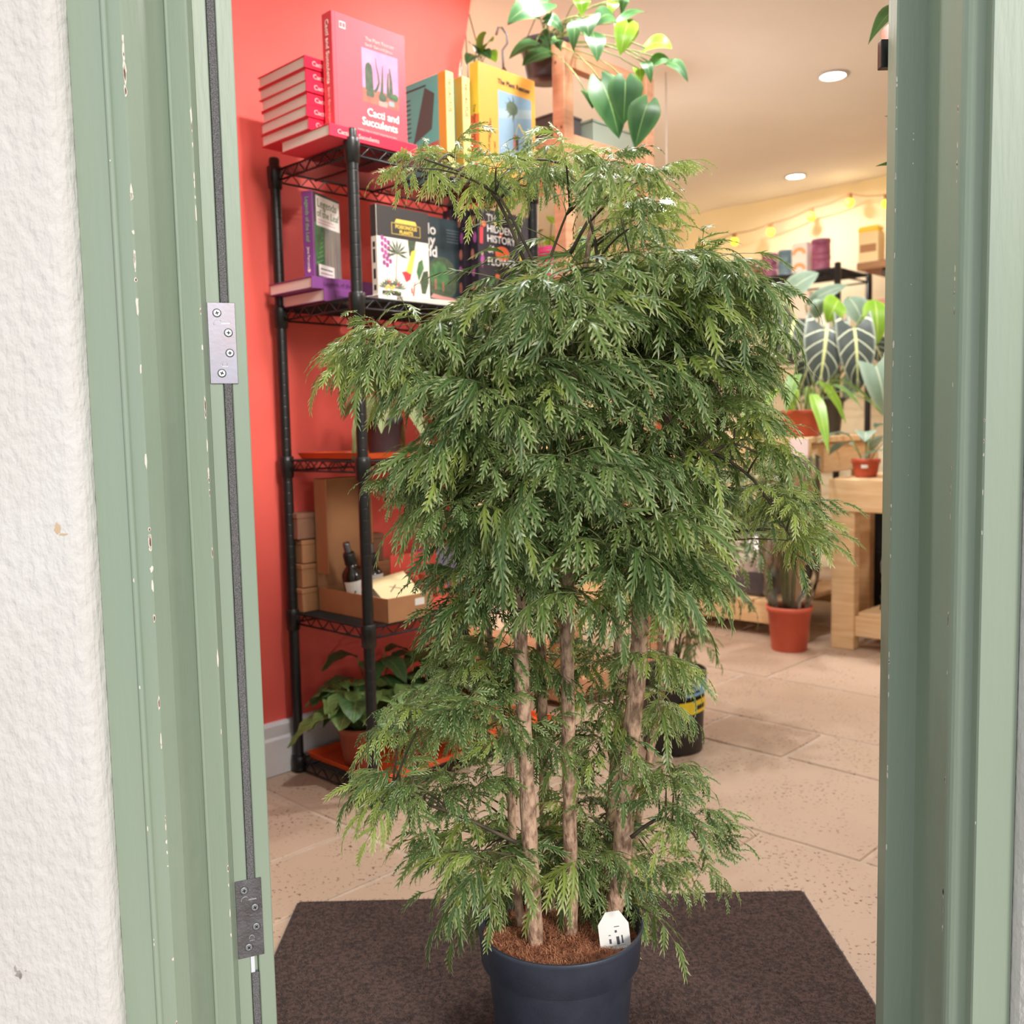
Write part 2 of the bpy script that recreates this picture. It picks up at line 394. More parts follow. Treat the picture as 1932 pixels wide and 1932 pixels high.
# the open door: its hinge edge faces the street
S_ = V((-math.sin(math.radians(22)), math.cos(math.radians(22)), 0)); E_ = V((S_.y, -S_.x, 0))
d0 = V((-0.3514, 1.1382, 0))
door = thing('door_1', d0, None, None, math.atan2(E_.y, E_.x), kind='structure')      # local x across the edge, local y along the leaf
DW, DT = 0.78, 0.0455
mb = MB().box((0, 0, 0.012), (0.0165, DW, 1.98)).box((0.0265, 0, 0.012), (DT, DW, 1.98)).box((0.0165, 0.006, 0.012), (0.0265, DW, 1.98))
mb.build('door_leaf', m_green, door, bevel=0.0012, seg=1)
def hingez(py): return at(440, py, 1.147).z
h1a, h1b, h2a, h2b = hingez(724), hingez(571), hingez(1803), hingez(1658)
for z0, z1, wide in ((0.02, h2a - .022, 0), (h2b, h1a, 0), (h1b, 1.97, 0)):
    MB().box((0.0172, -0.0012, z0), (0.0258, 0.0055, z1)).build('brush_strip', m_brush, door, bevel=0.0006, seg=1)
MB().box((0.0168, 0.001, h2a - .022), (0.0215, 0.0055, h2a)).build('seal_carrier', M('white_seal', (225, 228, 236), .4), door)
def hinge(z0, z1, mat, lab, tilt):
    mb = MB(); h = z1 - z0
    mb.box((0.0018, -0.0016, 0), (0.0335, 0.001, h))
    o = mb.build('hinge', mat, door, (0, 0, z0), bevel=0.0004, seg=1); o['label'] = lab; o.rotation_euler = (0, tilt, 0)
    for fx, fz in ((.34, .87), (.72, .63), (.74, .38), (.42, .13)):
        s = MB(); c = (0, 0, 0)
        n = 14; R = 0.0046
        s.add([(R * math.cos(2 * math.pi * k / n), -0.0004, R * math.sin(2 * math.pi * k / n)) for k in range(n)] + [(R * .82 * math.cos(2 * math.pi * k / n), -0.0011, R * .82 * math.sin(2 * math.pi * k / n)) for k in range(n)],
              [(k, (k + 1) % n, n + (k + 1) % n, n + k) for k in range(n)] + [tuple(range(n, 2 * n))], 0)
        s.add([(R * 1.12 * math.cos(2 * math.pi * k / n), -0.00015, R * 1.12 * math.sin(2 * math.pi * k / n)) for k in range(n)], [tuple(range(n))], 1)
        a = random.uniform(0, 1.5)
        for q in (0, math.pi / 2):
            ca, sa = math.cos(a + q), math.sin(a + q)
            s.add([(ca * x - sa * z, -0.0012, sa * x + ca * z) for x, z in ((-.0022, -.0006), (.0022, -.0006), (.0022, .0006), (-.0022, .0006))], [(0, 1, 2, 3)], 1)
        s.build('screw', [M('screw_zinc', (206, 208, 214), .3, .9), m_ink], o, (0.0018 + fx * .0317, -0.0016, fz * h))
    st = MB()                                          # stamped marks
    st.tube([(0.013 + .0045 * math.cos(t), -0.0017, h * .745 + .0045 * math.sin(t)) for t in np.linspace(.6, 3.6, 9)], .0003, 4)
    for k in range(6): st.box((.0175 + k * .0016, -.0018, h * .735), (.0185 + k * .0016, -.0015, h * .75))
    st.tube([(0.019 + .003 * math.cos(t), -0.0017, h * .25 + .003 * math.sin(t)) for t in np.linspace(-.6, 3.8, 10)], .0003, 4)
    for k in range(4): st.box((.0165 + k * .0016, -.0018, h * .208), (.0173 + k * .0016, -.0015, h * .218))
    st.build('stamped_mark', M('stamp_light', (220, 220, 226), .4, .5), o)
hinge(h1a, h1b, m_steel, 'bright steel door hinge leaf with four screws', 0.0)
hinge(h2a, h2b, m_steel2, 'dull grey steel door hinge leaf with four screws', 0.0)

# ------------------------------------------------------------------ door mat
mat_o = thing('door_mat', (0.058, 1.33, 0), 'dark brown fibre doormat on the stone floor under the potted tree', 'doormat')
MB().box((-0.442, -0.27, 0.0015), (0.442, 0.27, 0.0035)).build('backing', M('mat_rubber', (70, 64, 62), .7), mat_o)
n = 60; mb = MB(); 
mb.box((-0.438, -0.266, 0.0036), (0.438, 0.266, 0.0085))
mb.build('pile_base', m_mat, mat_o, bevel=0.002, seg=1)
# fibres of the pile
k = 26000
px_ = rng.uniform(-0.439, 0.439, k); py_ = rng.uniform(-0.267, 0.267, k)
ang = rng.uniform(0, 2 * np.pi, k); ln = rng.uniform(.002, .006, k); wd = 0.00045
dx, dy = np.cos(ang), np.sin(ang)
v0 = np.stack([px_ - dy * wd, py_ + dx * wd, np.full(k, .0082)], 1); v1 = np.stack([px_ + dy * wd, py_ - dx * wd, np.full(k, .0082)], 1)
v2 = np.stack([px_ + dx * ln, py_ + dy * ln, rng.uniform(.0095, .0135, k)], 1)
def np_mesh(name, verts, tris, mats, attrs=None, midx=None, smooth=False):
    me = bpy.data.meshes.new(name)
    me.vertices.add(len(verts)); me.vertices.foreach_set('co', np.ascontiguousarray(verts, dtype=np.float32).ravel())
    me.loops.add(len(tris) * 3); me.loops.foreach_set('vertex_index', np.ascontiguousarray(tris, dtype=np.int32).ravel())
    me.polygons.add(len(tris)); me.polygons.foreach_set('loop_start', np.arange(0, len(tris) * 3, 3, dtype=np.int32))
    for m in mats: me.materials.append(m)
    if midx is not None: me.polygons.foreach_set('material_index', np.ascontiguousarray(midx, dtype=np.int32))
    if smooth: me.polygons.foreach_set('use_smooth', np.ones(len(tris), dtype=bool))
    for nm, arr in (attrs or {}).items():
        at_ = me.attributes.new(nm, 'FLOAT', 'POINT'); at_.data.foreach_set('value', np.ascontiguousarray(arr, dtype=np.float32))
    me.update(calc_edges=True); me.validate(); return me
fv = np.stack([v0, v1, v2], 1).reshape(-1, 3)
m_pile = M('mat_pile', (112, 86, 78), 1.0, col2=(60, 46, 43), vs=300, vmid=(.42, .58))
o = obj('pile', np_mesh('pile', fv, np.arange(3 * k).reshape(-1, 3), [m_pile]), mat_o); o['kind'] = 'stuff'

# ------------------------------------------------------------------ black wire shelving unit
SA, SB, SL, SD = 1.2645, 1.657, 0.56, 0.293
SZ = [1.425, 1.108, 0.758, 0.392, 0.032]             # tops of the wire decks
def wire_unit(loc, label, L_, D_, zs, top, step=0.0115):
    root = thing('wire_shelving_unit', loc, label, 'shelving unit', ROT)
    prof = [(0.0001, 0.0), (0.0105, 0.0), (0.0125, 0.003)]
    z = 0.02
    while z < top - 0.02:
        prof += [(0.0125, z - 0.0022), (0.0125, z - 0.0009), (0.0119, z), (0.0125, z + 0.0009), (0.0125, z + 0.0022)]; z += 0.0254
    prof += [(0.0125, top - 0.004), (0.0105, top), (0.0001, top)]
    pm = MB().lathe(prof, 16).mesh('post', [m_black])
    cm = MB().lathe([(0.0127, -0.044), (0.0158, -0.042), (0.0178, -0.004), (0.0172, 0.006), (0.0160, 0.007), (0.0127, 0.007)], 16).mesh('collar', [m_black])
    fm = MB().lathe([(0.0001, 0), (0.017, 0), (0.017, 0.008), (0.0135, 0.014)], 16).mesh('foot', [m_black])
    for x in (0, L_):
        for y in (0, D_):
            p_ = obj('post', pm, root); p_.location = (x, y, 0)
            f_ = obj('foot', fm, p_)
            for zz in zs:
                c_ = obj('collar', cm, p_); c_.location = (0, 0, zz)
    mb = MB(); r = 0.0026; h = 0.026
    for zz in (-r, -h):
        mb.tube([(0, 0, zz), (L_, 0, zz), (L_, D_, zz), (0, D_, zz), (0, 0, zz)], r, 6)
    def zig(p, q):
        p, q = V(p), V(q); n = max(4, int((q - p).length / 0.022)); n -= n % 2
        pts = []
        for i in range(n + 1): pts.append(p.lerp(q, i / n) + V((0, 0, -r if i % 2 == 0 else -h)))
        mb.tube(pts, 0.0019, 5)
    zig((0, 0, 0), (L_, 0, 0)); zig((0, D_, 0), (L_, D_, 0)); zig((0, 0, 0), (0, D_, 0)); zig((L_, 0, 0), (L_, D_, 0))
    y = step
    while y < D_ - 0.005:
        mb.tube([(0, y, -0.0014), (L_, y, -0.0014)], 0.0014, 5); y += step
    for fx in (0.2, 0.5, 0.8):
        mb.tube([(L_ * fx, 0, -0.0055), (L_ * fx, D_, -0.0055)], 0.0026, 6)
        pts = []
        for i in range(13): pts.append((L_ * fx, D_ * i / 12, -0.006 if i % 2 == 0 else -0.020))
        if fx == 0.5: mb.tube(pts, 0.0018, 5)
    sm_ = mb.mesh('shelf', [m_black])
    for zz in zs:
        s_ = obj('shelf', sm_, root); s_.location = (0, 0, zz)
    return root
wire_unit(P(SA, SB), 'tall black wire shelving unit with books, boxes and plants against the red wall', SL, SD, SZ, 1.452)

# ------------------------------------------------------------------ books
def C(name, col, rough=0.5, **k): return M('cover_' + name, col, rough, **k)
c_pink = C('coral_pink', (238, 84, 96), .45, col2=(232, 78, 90), vs=5)
c_red = C('crimson', (226, 30, 66), .45)
c_yel = C('mustard', (222, 154, 60), .5, col2=(216, 148, 56), vs=5)
c_ltyel = C('pale_yellow', (238, 212, 132), .5); c_lemon = C('lemon', (244, 196, 66), .5)
c_teal = C('teal', (94, 178, 168), .5, col2=(86, 168, 160), vs=6); c_dteal = C('dark_slate', (44, 58, 62), .45, col2=(50, 66, 72), vs=6)
c_char = C('charcoal', (58, 54, 53), .5); c_pur = C('purple', (132, 70, 138), .45, col2=(122, 62, 128), vs=8); c_cream = C('cream', (242, 234, 218), .55)
c_blk = C('near_black', (40, 34, 40), .4, col2=(52, 40, 52), vs=30); c_sky = C('dusty_blue', (122, 150, 172), .5, col2=(138, 164, 184), vs=9)
k_white = M('ink_white', (250, 244, 236), .6); k_pinkw = M('ink_pale_pink', (252, 206, 200), .6); k_pk = M('ink_rose', (226, 150, 184), .6, col2=(212, 130, 168), vs=20)
k_grn = M('ink_green', (86, 128, 74), .6, col2=(58, 98, 64), vs=60); k_dgrn = M('ink_dark_green', (62, 78, 58), .6, col2=(84, 96, 70), vs=80)
k_terr = M('ink_terracotta', (184, 112, 92), .6, col2=(160, 92, 78), vs=60); k_gold = M('ink_gold', (242, 206, 92), .6); k_mag = M('ink_magenta', (184, 92, 160), .6, col2=(150, 70, 130), vs=80)
k_org = M('ink_orange', (236, 110, 66), .6); k_redi = M('ink_red', (214, 62, 72), .6); k_gry = M('ink_grey', (120, 120, 118), .6, col2=(150, 138, 124), vs=40, stretch=(1, 1, .2))
k_green_t = M('ink_leaf_green', (120, 190, 120), .6); k_skin = M('ink_skin', (214, 150, 140), .6); k_lgry = M('ink_pale_grey', (150, 166, 172), .6)

def book(name, label, loc, size, cov, spine=None, rotz=None, lying=False, group=None, yaw=0.0):
    """standing: x from spine to fore edge, front cover at y=0 facing -y.  lying: spine along x at y=0."""
    w_, h_, t_ = size
    root = thing(name, loc, label, 'book', (ROT if rotz is None else rotz) + yaw, group)
    mats = [cov, spine or cov]
    c = 0.0022; mb = MB()
    if not lying:
        mb.box((0, 0, 0), (w_, c, h_), 0).box((0, t_ - c, 0), (w_, t_, h_), 0).box((-0.001, 0, 0), (c, t_, h_), 1)
        cov_o = mb.build('cover', mats, root, bevel=0.0006, seg=1)
        MB().box((c, c + .0002, 0.003), (w_ - 0.004, t_ - c - .0002, h_ - 0.003)).build('pages', m_pages, root)
    else:                                             # x along the spine (h_), y depth (w_), z thickness
        mb.box((0, 0, 0), (h_, w_, c), 0).box((0, 0, t_ - c), (h_, w_, t_), 0).box((0, -0.001, 0), (h_, c, t_), 1)
        cov_o = mb.build('cover', mats, root, bevel=0.0006, seg=1)
        MB().box((0.003, c, c + .0002), (h_ - 0.003, w_ - 0.004, t_ - c - .0002)).build('pages', m_pages, root)
    return root, cov_o

def art(cov, shapes, name='cover_print'):
    """flat print on the front cover: list of (material, [(x,z)...])"""
    mats = []; mb = MB(); i = 0
    for m_, pts in shapes:
        if m_ not in mats: mats.append(m_)
        i += 1
        mb.poly([(x, -0.00012 - 0.000012 * i, z) for x, z in pts], mats.index(m_))
    return mb.build(name, mats, cov)
def rect(x0, z0, x1, z1): return [(x0, z0), (x1, z0), (x1, z1), (x0, z1)]
def ell(cx, cz, rx, rz, n=14, a0=0.0): return [(cx + rx * math.cos(a0 + 2 * math.pi * k / n), cz + rz * math.sin(a0 + 2 * math.pi * k / n)) for k in range(n)]
def stroke(pts, w0, w1=None):
    w1 = w0 if w1 is None else w1; L_ = []; R_ = []; n = len(pts)
    for i, (x, z) in enumerate(pts):
        q = pts[min(i + 1, n - 1)]; p_ = pts[max(i - 1, 0)]; dx, dz = q[0] - p_[0], q[1] - p_[1]; l = math.hypot(dx, dz) or 1
        hw = (w0 + (w1 - w0) * i / (n - 1)) / 2
        L_.append((x - dz / l * hw, z + dx / l * hw)); R_.append((x + dz / l * hw, z - dx / l * hw))
    return R_ + L_[::-1]
def frondart(cx, cz, r, n, a0, a1):
    out = []
    for k in range(n):
        a = a0 + (a1 - a0) * k / (n - 1)
        out.append([(cx, cz), (cx + r * .5 * math.cos(a - .16), cz + r * .5 * math.sin(a - .16)), (cx + r * math.cos(a), cz + r * math.sin(a)), (cx + r * .5 * math.cos(a + .16), cz + r * .5 * math.sin(a + .16))])
    return out

# top deck: cactus books
zt = SZ[0] + 0.001
BK = 'cactus books on the top deck'
def spine_text_lying(root, s, size, mat, x, t_): text(root, s, size, mat, (x, -0.0013, t_ * .30))
b7, c7 = book('book', 'coral hardback lying flat at the shelf edge beneath the standing cactus book', P(1.205, 1.652, zt), (0.18, 0.236, 0.025), c_pink, c_red, lying=True, group=BK)
spine_text_lying(b7, 'Cacti and Succulents', .013, k_pinkw, .02, .025)
z = zt + 0.0252
ords = ['lowest', 'second from the bottom', 'third from the bottom', 'fourth from the bottom', 'fifth from the bottom', 'topmost']
for i in range(6):
    r_, c_ = book('book', f'crimson-spined hardback, {ords[i]} of the flat stack of six by the red wall', P(1.198 + random.uniform(-.004, .004), 1.716 + random.uniform(-.004, .004), z), (0.18, 0.236, 0.0246), c_pink, c_red, lying=True, group=BK, yaw=random.uniform(-.02, .02))
    spine_text_lying(r_, 'Cacti and Succulents', .0135, k_pinkw, .018, .0246); z += 0.0248
r_, c_ = book('book', 'coral pink hardback with a cactus picture, standing upright on the top shelf', P(1.236, 1.672, zt + .0253), (0.195, 0.236, 0.034), c_pink, c_pink)
x0, x1, z0, z1 = .074, .173, .070, .182
S = [(k_pk, rect(x0, z0, x1, z1)), (k_terr, rect(x0, z0, x1, z0 + .030)),
     (k_dgrn, [(.082, .094), (.082, .140), (.0845, .150), (.092, .155), (.0995, .150), (.102, .140), (.104, .094)]),
     (k_dgrn, stroke([(.106, .096), (.113, .104), (.119, .118), (.117, .135), (.113, .150), (.111, .168)], .007, .002)),
     (k_dgrn, stroke([(.126, .096), (.128, .120), (.130, .156)], .009, .002)), (k_dgrn, stroke([(.152, .090), (.152, .130), (.149, .155)], .012, .003)),
     (k_dgrn, stroke([(.143, .092), (.143, .120), (.145, .144)], .008, .003)), (k_dgrn, stroke([(.126, .080), (.127, .100), (.127, .120)], .009, .005)),
     (k_terr, rect(.078, .078, .104, .096)), (k_grn, ell(.163, .096, .009, .008)), (k_skin, [(.116, .080), (.118, .070), (.140, .070), (.143, .082)]),
     (k_dgrn, ell(.128, .089, .011, .009)), (k_dgrn, ell(.090, .089, .006, .009)), (k_dgrn, ell(.099, .091, .006, .010)), (k_terr, [(.084, .084), (.087, .073), (.107, .072), (.109, .083)]),
     (k_lgry, rect(.145, .076, .160, .086)), (k_pinkw, rect(.018, .206, .034, .220)), (c_pink, rect(.0195, .2085, .025, .2175)), (c_pink, rect(.0265, .2085, .0325, .2175))]
art(c_, S)
text(c_, 'Cacti and', .023, k_white, (.084, -.0004, .043), off=.0003); text(c_, 'Succulents', .023, k_white, (.070, -.0004, .022), off=.0003)
text(c_, 'The Plant Rescuer', .0108, k_pinkw, (.084, -.0004, .1985)); text(c_, 'Sarah Gerrard-Jones', .0090, k_pinkw, (.084, -.0004, .187)); text(c_, 'hundreds of tips on caring for and growing your plants', .0048, k_pinkw, (.058, -.0004, .009))
text(c_, 'Cacti and Succulents', .0155, k_white, (-.0013, .022, .222), 'spine', off=.0002); text(c_, 'Sarah Gerrard-Jones', .0095, k_pinkw, (-.0013, .020, .085), 'spine')
art(c_, [(C('coral_groove_shade', (214, 66, 82)), rect(.0065, 0, .0085, .236))], 'painted_groove_shade')  # flat darker strip: the groove's shade is painted onto the cover

# two books with yellow spines towards the room, teal covers to the left
for a, lab in ((1.622, 'pale yellow spined book with teal cover, left of the two beside the cactus book'), (1.676, 'pale yellow spined book with teal cover, right one next to the mustard book')):
    # local x runs back into the shelf, local y runs to the left: cover to the left is the far side
    root = thing('book', P(a, 1.722, zt), lab, 'book', ROT + math.pi / 2, 'yellow spined books on the top deck')
    th, dep, h_ = .025, .165, .243
    c = .0022
    cov = MB().box((0, 0, 0), (dep, c, h_), 0).box((0, th - c, 0), (dep, th, h_), 0).box((-.001, 0, 0), (c, th, h_), 1).build('cover', [c_teal, c_ltyel], root, bevel=.0006, seg=1)
    MB().box((c, c + .0002, .003), (dep - .004, th - c - .0002, h_ - .003)).build('pages', m_pages, root)
    y = th + .0002
    pr = MB().poly([(0, y, 0), (0, y, h_), (.026, y, h_), (.026, y, 0)], 0)
    pr.poly([(.052, y, .12), (.040, y, .20), (.075, y, .222), (.122, y, .095)], 1).poly([(.028, y, .03), (.028, y, .09), (.165, y, .075), (.165, y, .03)], 2)
    for k in range(9): pr.poly([(.128, y + .0001, .115 + k * .011), (.128, y + .0001, .118 + k * .011), (.160, y + .0001, .118 + k * .011), (.160, y + .0001, .115 + k * .011)], 3)
    pr.poly([(.07, y + .0002, .224), (.07, y + .0002, .228), (.150, y + .0002, .228), (.150, y + .0002, .224)], 3)
    pr.build('cover_print', [c_yel, C('grey_green', (72, 84, 80)), k_terr, c_dteal], cov)
    text(cov, 'HI CACTUS', .015, k_redi, (-.0013, .018, .226), 'spine', sx=1.0)

rb, rcv = book('book', 'mustard paperback lying under the standing plant rescue book', P(1.675, 1.70, zt), (0.17, 0.20, 0.034), c_yel, c_yel, lying=True)
r_, c_ = book('book', 'mustard yellow paperback with a leaf in a vase on a blue panel, top shelf right', P(1.688, 1.702, zt + .0343), (0.203, 0.248, 0.030), c_yel, c_lemon)
S = [(c_sky, rect(.066, .040, .188, .196)), (k_lgry, [(.066, .040), (.188, .060), (.188, .040)]), (k_lgry, [(.066, .150), (.188, .172), (.188, .150), (.066, .128)])]
S += [(k_dgrn, q) for q in frondart(.124, .160, .036, 6, 1.7, 4.5)] + [(k_dgrn, ell(.116, .161, .021, .017)), (k_dgrn, stroke([(.126, .158), (.122, .125), (.124, .095)], .0016)),
      (k_gold, stroke([(.140, .128), (.152, .113), (.163, .103)], .005, .002)), (k_gold, stroke([(.128, .100), (.133, .115), (.140, .128)], .0012)), (k_terr, rect(.119, .062, .127, .098)), (c_char, rect(.127, .062, .137, .098)), (k_lgry, stroke([(.138, .080), (.165, .110)], .004))]
art(c_, S)
text(c_, 'The Plant Rescuer', .0160, m_ink, (.066, -.0006, .212), off=.0004)
text(c_, 'Houseplant', .010, m_ink, (.040, -.0004, .075), 'frontup'); text(c_, 'The book your needs', .010, m_ink, (.034, -.0004, .020), 'frontup', name='lettering'); text(c_, 'you to read', .010, m_ink, (.054, -.0004, .020), 'frontup')
text(c_, 'The Plant Rescuer', .012, m_ink, (-.0013, .019, .150), 'spine')
sp = MB().poly([(-.0012, 0, 0), (-.0012, 0, .125), (-.0012, .03, .125), (-.0012, .03, 0)], 0).build('spine_print', [k_org], c_)

# second deck
z2 = SZ[1] + 0.001
PB = 'purple books on the second deck'
rA, _ = book('book', 'purple hardback lying flat, lower of the two under the standing purple book', P(1.262, 1.772, z2), (0.178, 0.225, 0.027), c_pur, c_pur, lying=True, group=PB)
rB, _ = book('book', 'purple hardback lying flat, upper of the two under the standing purple book', P(1.238, 1.782, z2 + .0272), (0.172, 0.225, 0.026), c_pur, c_pur, lying=True, group=PB)
for r_, t_ in ((rA, .027), (rB, .026)): text(r_, 'Legends of the Leaf', .013, M('ink_plum', (78, 36, 84), .6), (.03, -.0013, t_ * .3))
rl, cl = book('book', 'purple hardback with white title panel standing on the flat purple books', P(1.262, 1.803, z2 + .0534), (0.118, 0.190, 0.026), c_pur, c_pur, yaw=math.radians(24))
S = [(c_char, rect(.006, .004, .118, .190)), (k_gry, rect(.045, .004, .118, .125)), (k_grn, [(.006, .03), (.006, .125), (.050, .120), (.045, .03)])]
for k in range(7): S.append((k_green_t, stroke([(.010 + .005 * k, .035 + .011 * k), (.040, .045 + .010 * k)], .0012)))
for k in range(9): S.append((k_terr if k % 2 else k_lgry, stroke([(.050 + .007 * k, .006), (.053 + .007 * k, .07 + .02 * (k % 3))], .0018, .0008)))
S += [(k_white, rect(.014, .118, .116, .184)), (k_white, rect(.018, .008, .086, .034)), (m_ink, rect(.026, .023, .078, .0255)), (k_mag, rect(.026, .014, .078, .016))]
S += [(k_pk, rect(.022, .125, .095, .1265)), (k_pk, rect(.022, .131, .090, .1325))]
art(cl, S)
text(cl, 'Legends', .026, k_grn, (.019, -.0005, .160)); text(cl, 'of the Leaf', .022, k_grn, (.017, -.0005, .139))
text(cl, 'Legends of the Leaf', .0125, k_green_t, (-.0013, .017, .178), 'spine'); text(cl, 'Jane Perrone', .009, c_cream, (-.0013, .016, .068), 'spine')
MB().poly([(-.0012, .009 + .008 * x, .012 + .009 * y) for x, y in ((0, .6), (.25, 1), (.5, .75), (.75, 1), (1, .6), (.5, 0))][::-1], 0).build('spine_emblem', [k_pinkw], cl)

book('book', 'slim white book lying flat under the poisonous plants book', P(1.40, 1.668, z2), (0.21, 0.16, 0.011), c_cream, c_cream, lying=True)
book('book', 'thin pale book lying flat on the second shelf below the charcoal and cream book', P(1.345, 1.685, z2), (0.20, 0.052, 0.012), m_pages, m_pages, lying=True)
rp, cp = book('book', 'charcoal and cream hardback on poisonous plants with botanical drawings', P(1.350, 1.690, z2 + .0125), (0.151, 0.196, 0.020), c_cream, c_cream)
S = [(c_char, rect(0, .128, .151, .196)), (k_gold, [(.052, .163), (.056, .171), (.112, .171), (.116, .163)]), (k_gold, rect(.042, .137, .126, .138)), (k_gold, rect(.042, .161, .126, .162)), (k_gold, rect(.042, .137, .043, .162)), (k_gold, rect(.125, .137, .126, .162))]
for k in range(14): S.append((k_mag, ell(.014 + .009 * (k % 3) + (.004 if k > 8 else 0), .125 - .0045 * k, .0048, .0058)))
S += [(k_dgrn, q) for q in frondart(.056, .095, .034, 9, -.25, 3.4)]
S += [(k_dgrn, stroke([(.056, .095), (.052, .06), (.050, .02)], .0016)), (k_dgrn, stroke([(.036, .112), (.048, .098)], .003)), (k_dgrn, [(.088, .128), (.112, .128), (.106, .100), (.092, .092)]),
      (k_gold, [(.098, .104), (.112, .110), (.096, .050), (.080, .056)]), (k_redi, [(.068, .055), (.080, .058), (.096, .052), (.092, .040), (.080, .034), (.074, .046)]),
      (k_grn, [(.118, .040), (.112, .060), (.118, .082), (.130, .090), (.134, .070)]), (k_dgrn, [(.126, .012), (.122, .040), (.132, .062), (.146, .066), (.148, .040), (.138, .012)]), (k_terr, stroke([(.100, .004), (.106, .036)], .006, .002)), (k_redi, rect(.094, .010, .098, .022))]
for k in range(5): S += [(k_dgrn, q) for q in frondart(.016 + .012 * k, .016 + .008 * (k % 2), .018, 6, .3, 2.9)]
S += [(k_gold, ell(.022 + .007 * k, .017 + .003 * (k % 2), .003, .004)) for k in range(4)] + [(k_redi, ell(.030, .030, .003, .003)), (k_redi, ell(.056, .026, .003, .003)), (c_char, rect(.010, 0, .064, .010))]
art(cp, S)
text(cp, 'POISONOUS', .0112, k_gold, (.084, -.0006, .1505), align='CENTER', off=.0003); text(cp, 'PLANTS', .0112, k_gold, (.084, -.0006, .1395), align='CENTER', off=.0003)
sp = MB().poly([(-.0012, 0, .128), (-.0012, .02, .128), (-.0012, .02, .196), (-.0012, 0, .196)][::-1], 0)
for z_, h_ in ((.104, .012), (.07, .03), (.035, .022), (.01, .012)): sp.poly([(-.0013, .006, z_), (-.0013, .014, z_), (-.0013, .014, z_ + h_), (-.0013, .006, z_ + h_)][::-1], 1)
sp.build('spine_print', [c_char, m_ink], cp)

rh, ch = book('book', 'dark slate hardback with white title and a glass garden held on a palm', P(1.497, 1.752, z2), (0.176, 0.222, 0.018), c_dteal, c_dteal)
S = [(k_dgrn, ell(.100, .078, .052, .052, 22)), (k_grn, ell(.092, .084, .030, .034)), (k_skin, [(.060, .030), (.100, .026), (.140, .020), (.150, .030), (.130, .034), (.100, .036), (.070, .040)]), (k_terr, rect(.075, .050, .081, .075)), (k_terr, rect(.100, .048, .105, .070))]
S += [(k_lgry, rect(.118, .196 - .007 * k, .160, .1968 - .007 * k)) for k in range(5)]
art(ch, S)
text(ch, 'Hello', .036, k_white, (0.004, -.0005, .180), off=.0006); text(ch, 'tiny', .036, k_white, (0.026, -.0005, .155), off=.0006); text(ch, 'world', .036, k_white, (0.000, -.0005, .128), off=.0006)

FB = 'dark floral books on the second deck'
fl_labels = ['dark floral hardback at the front of its row, flowers title on its cover', 'dark floral hardback, second behind the front one on the middle shelf', 'dark floral hardback, furthest back of the three at the shelf end']
for i in range(3):
    r_, c_ = book('book', fl_labels[i], P(1.672 - .016 * i, 1.700 + .031 * i, z2), (0.186, 0.250, 0.028), c_blk, c_blk, group=FB)
    if i == 0:
        S = []
        rr = random.Random(4)
        for k in range(26):
            S += [((k_mag, k_dgrn, k_gry, k_org, k_dgrn, k_grn, k_gold)[k % 7], ell(rr.uniform(.012, .175), rr.choice((rr.uniform(.01, .10), rr.uniform(.10, .245))), rr.uniform(.004, .009), rr.uniform(.004, .010), 8))]
        S += [(k_org, ell(.084, .148, .026, .018)), (k_gold, [(.10, .04), (.13, .07), (.15, .065), (.14, .04), (.12, .025)]), (k_redi, stroke([(.01, .165), (.012, .205)], .011)), (k_redi, stroke([(.168, .08), (.172, .12)], .011)), (k_mag, [(.006, .125), (.012, .105), (.020, .13), (.012, .148)])]
        for k in range(6): S.append((k_grn, stroke([(.03 + .022 * k, .03), (.045 + .02 * k, .09)], .004, .001)))
        art(c_, S)
        for s_, z_ in (('THE', .222), ('HIDDEN', .196), ('HISTORY', .172), ('of', .146), ('FLOWERS', .116)): text(c_, s_, .025 if s_ != 'FLOWERS' else .027, k_white, (.030 if s_ != 'of' else .032, -.0006, z_))
    else:
        pass
    sp = MB(); rr = random.Random(20 + i)
    for k in range(6): sp.poly([(-.0012, y_, z_) for y_, z_ in ell(rr.uniform(.007, .021), .02 + .04 * k, .006, .014, 8)][::-1], k % 2)
    sp.build('spine_print', [k_mag, k_terr], c_)

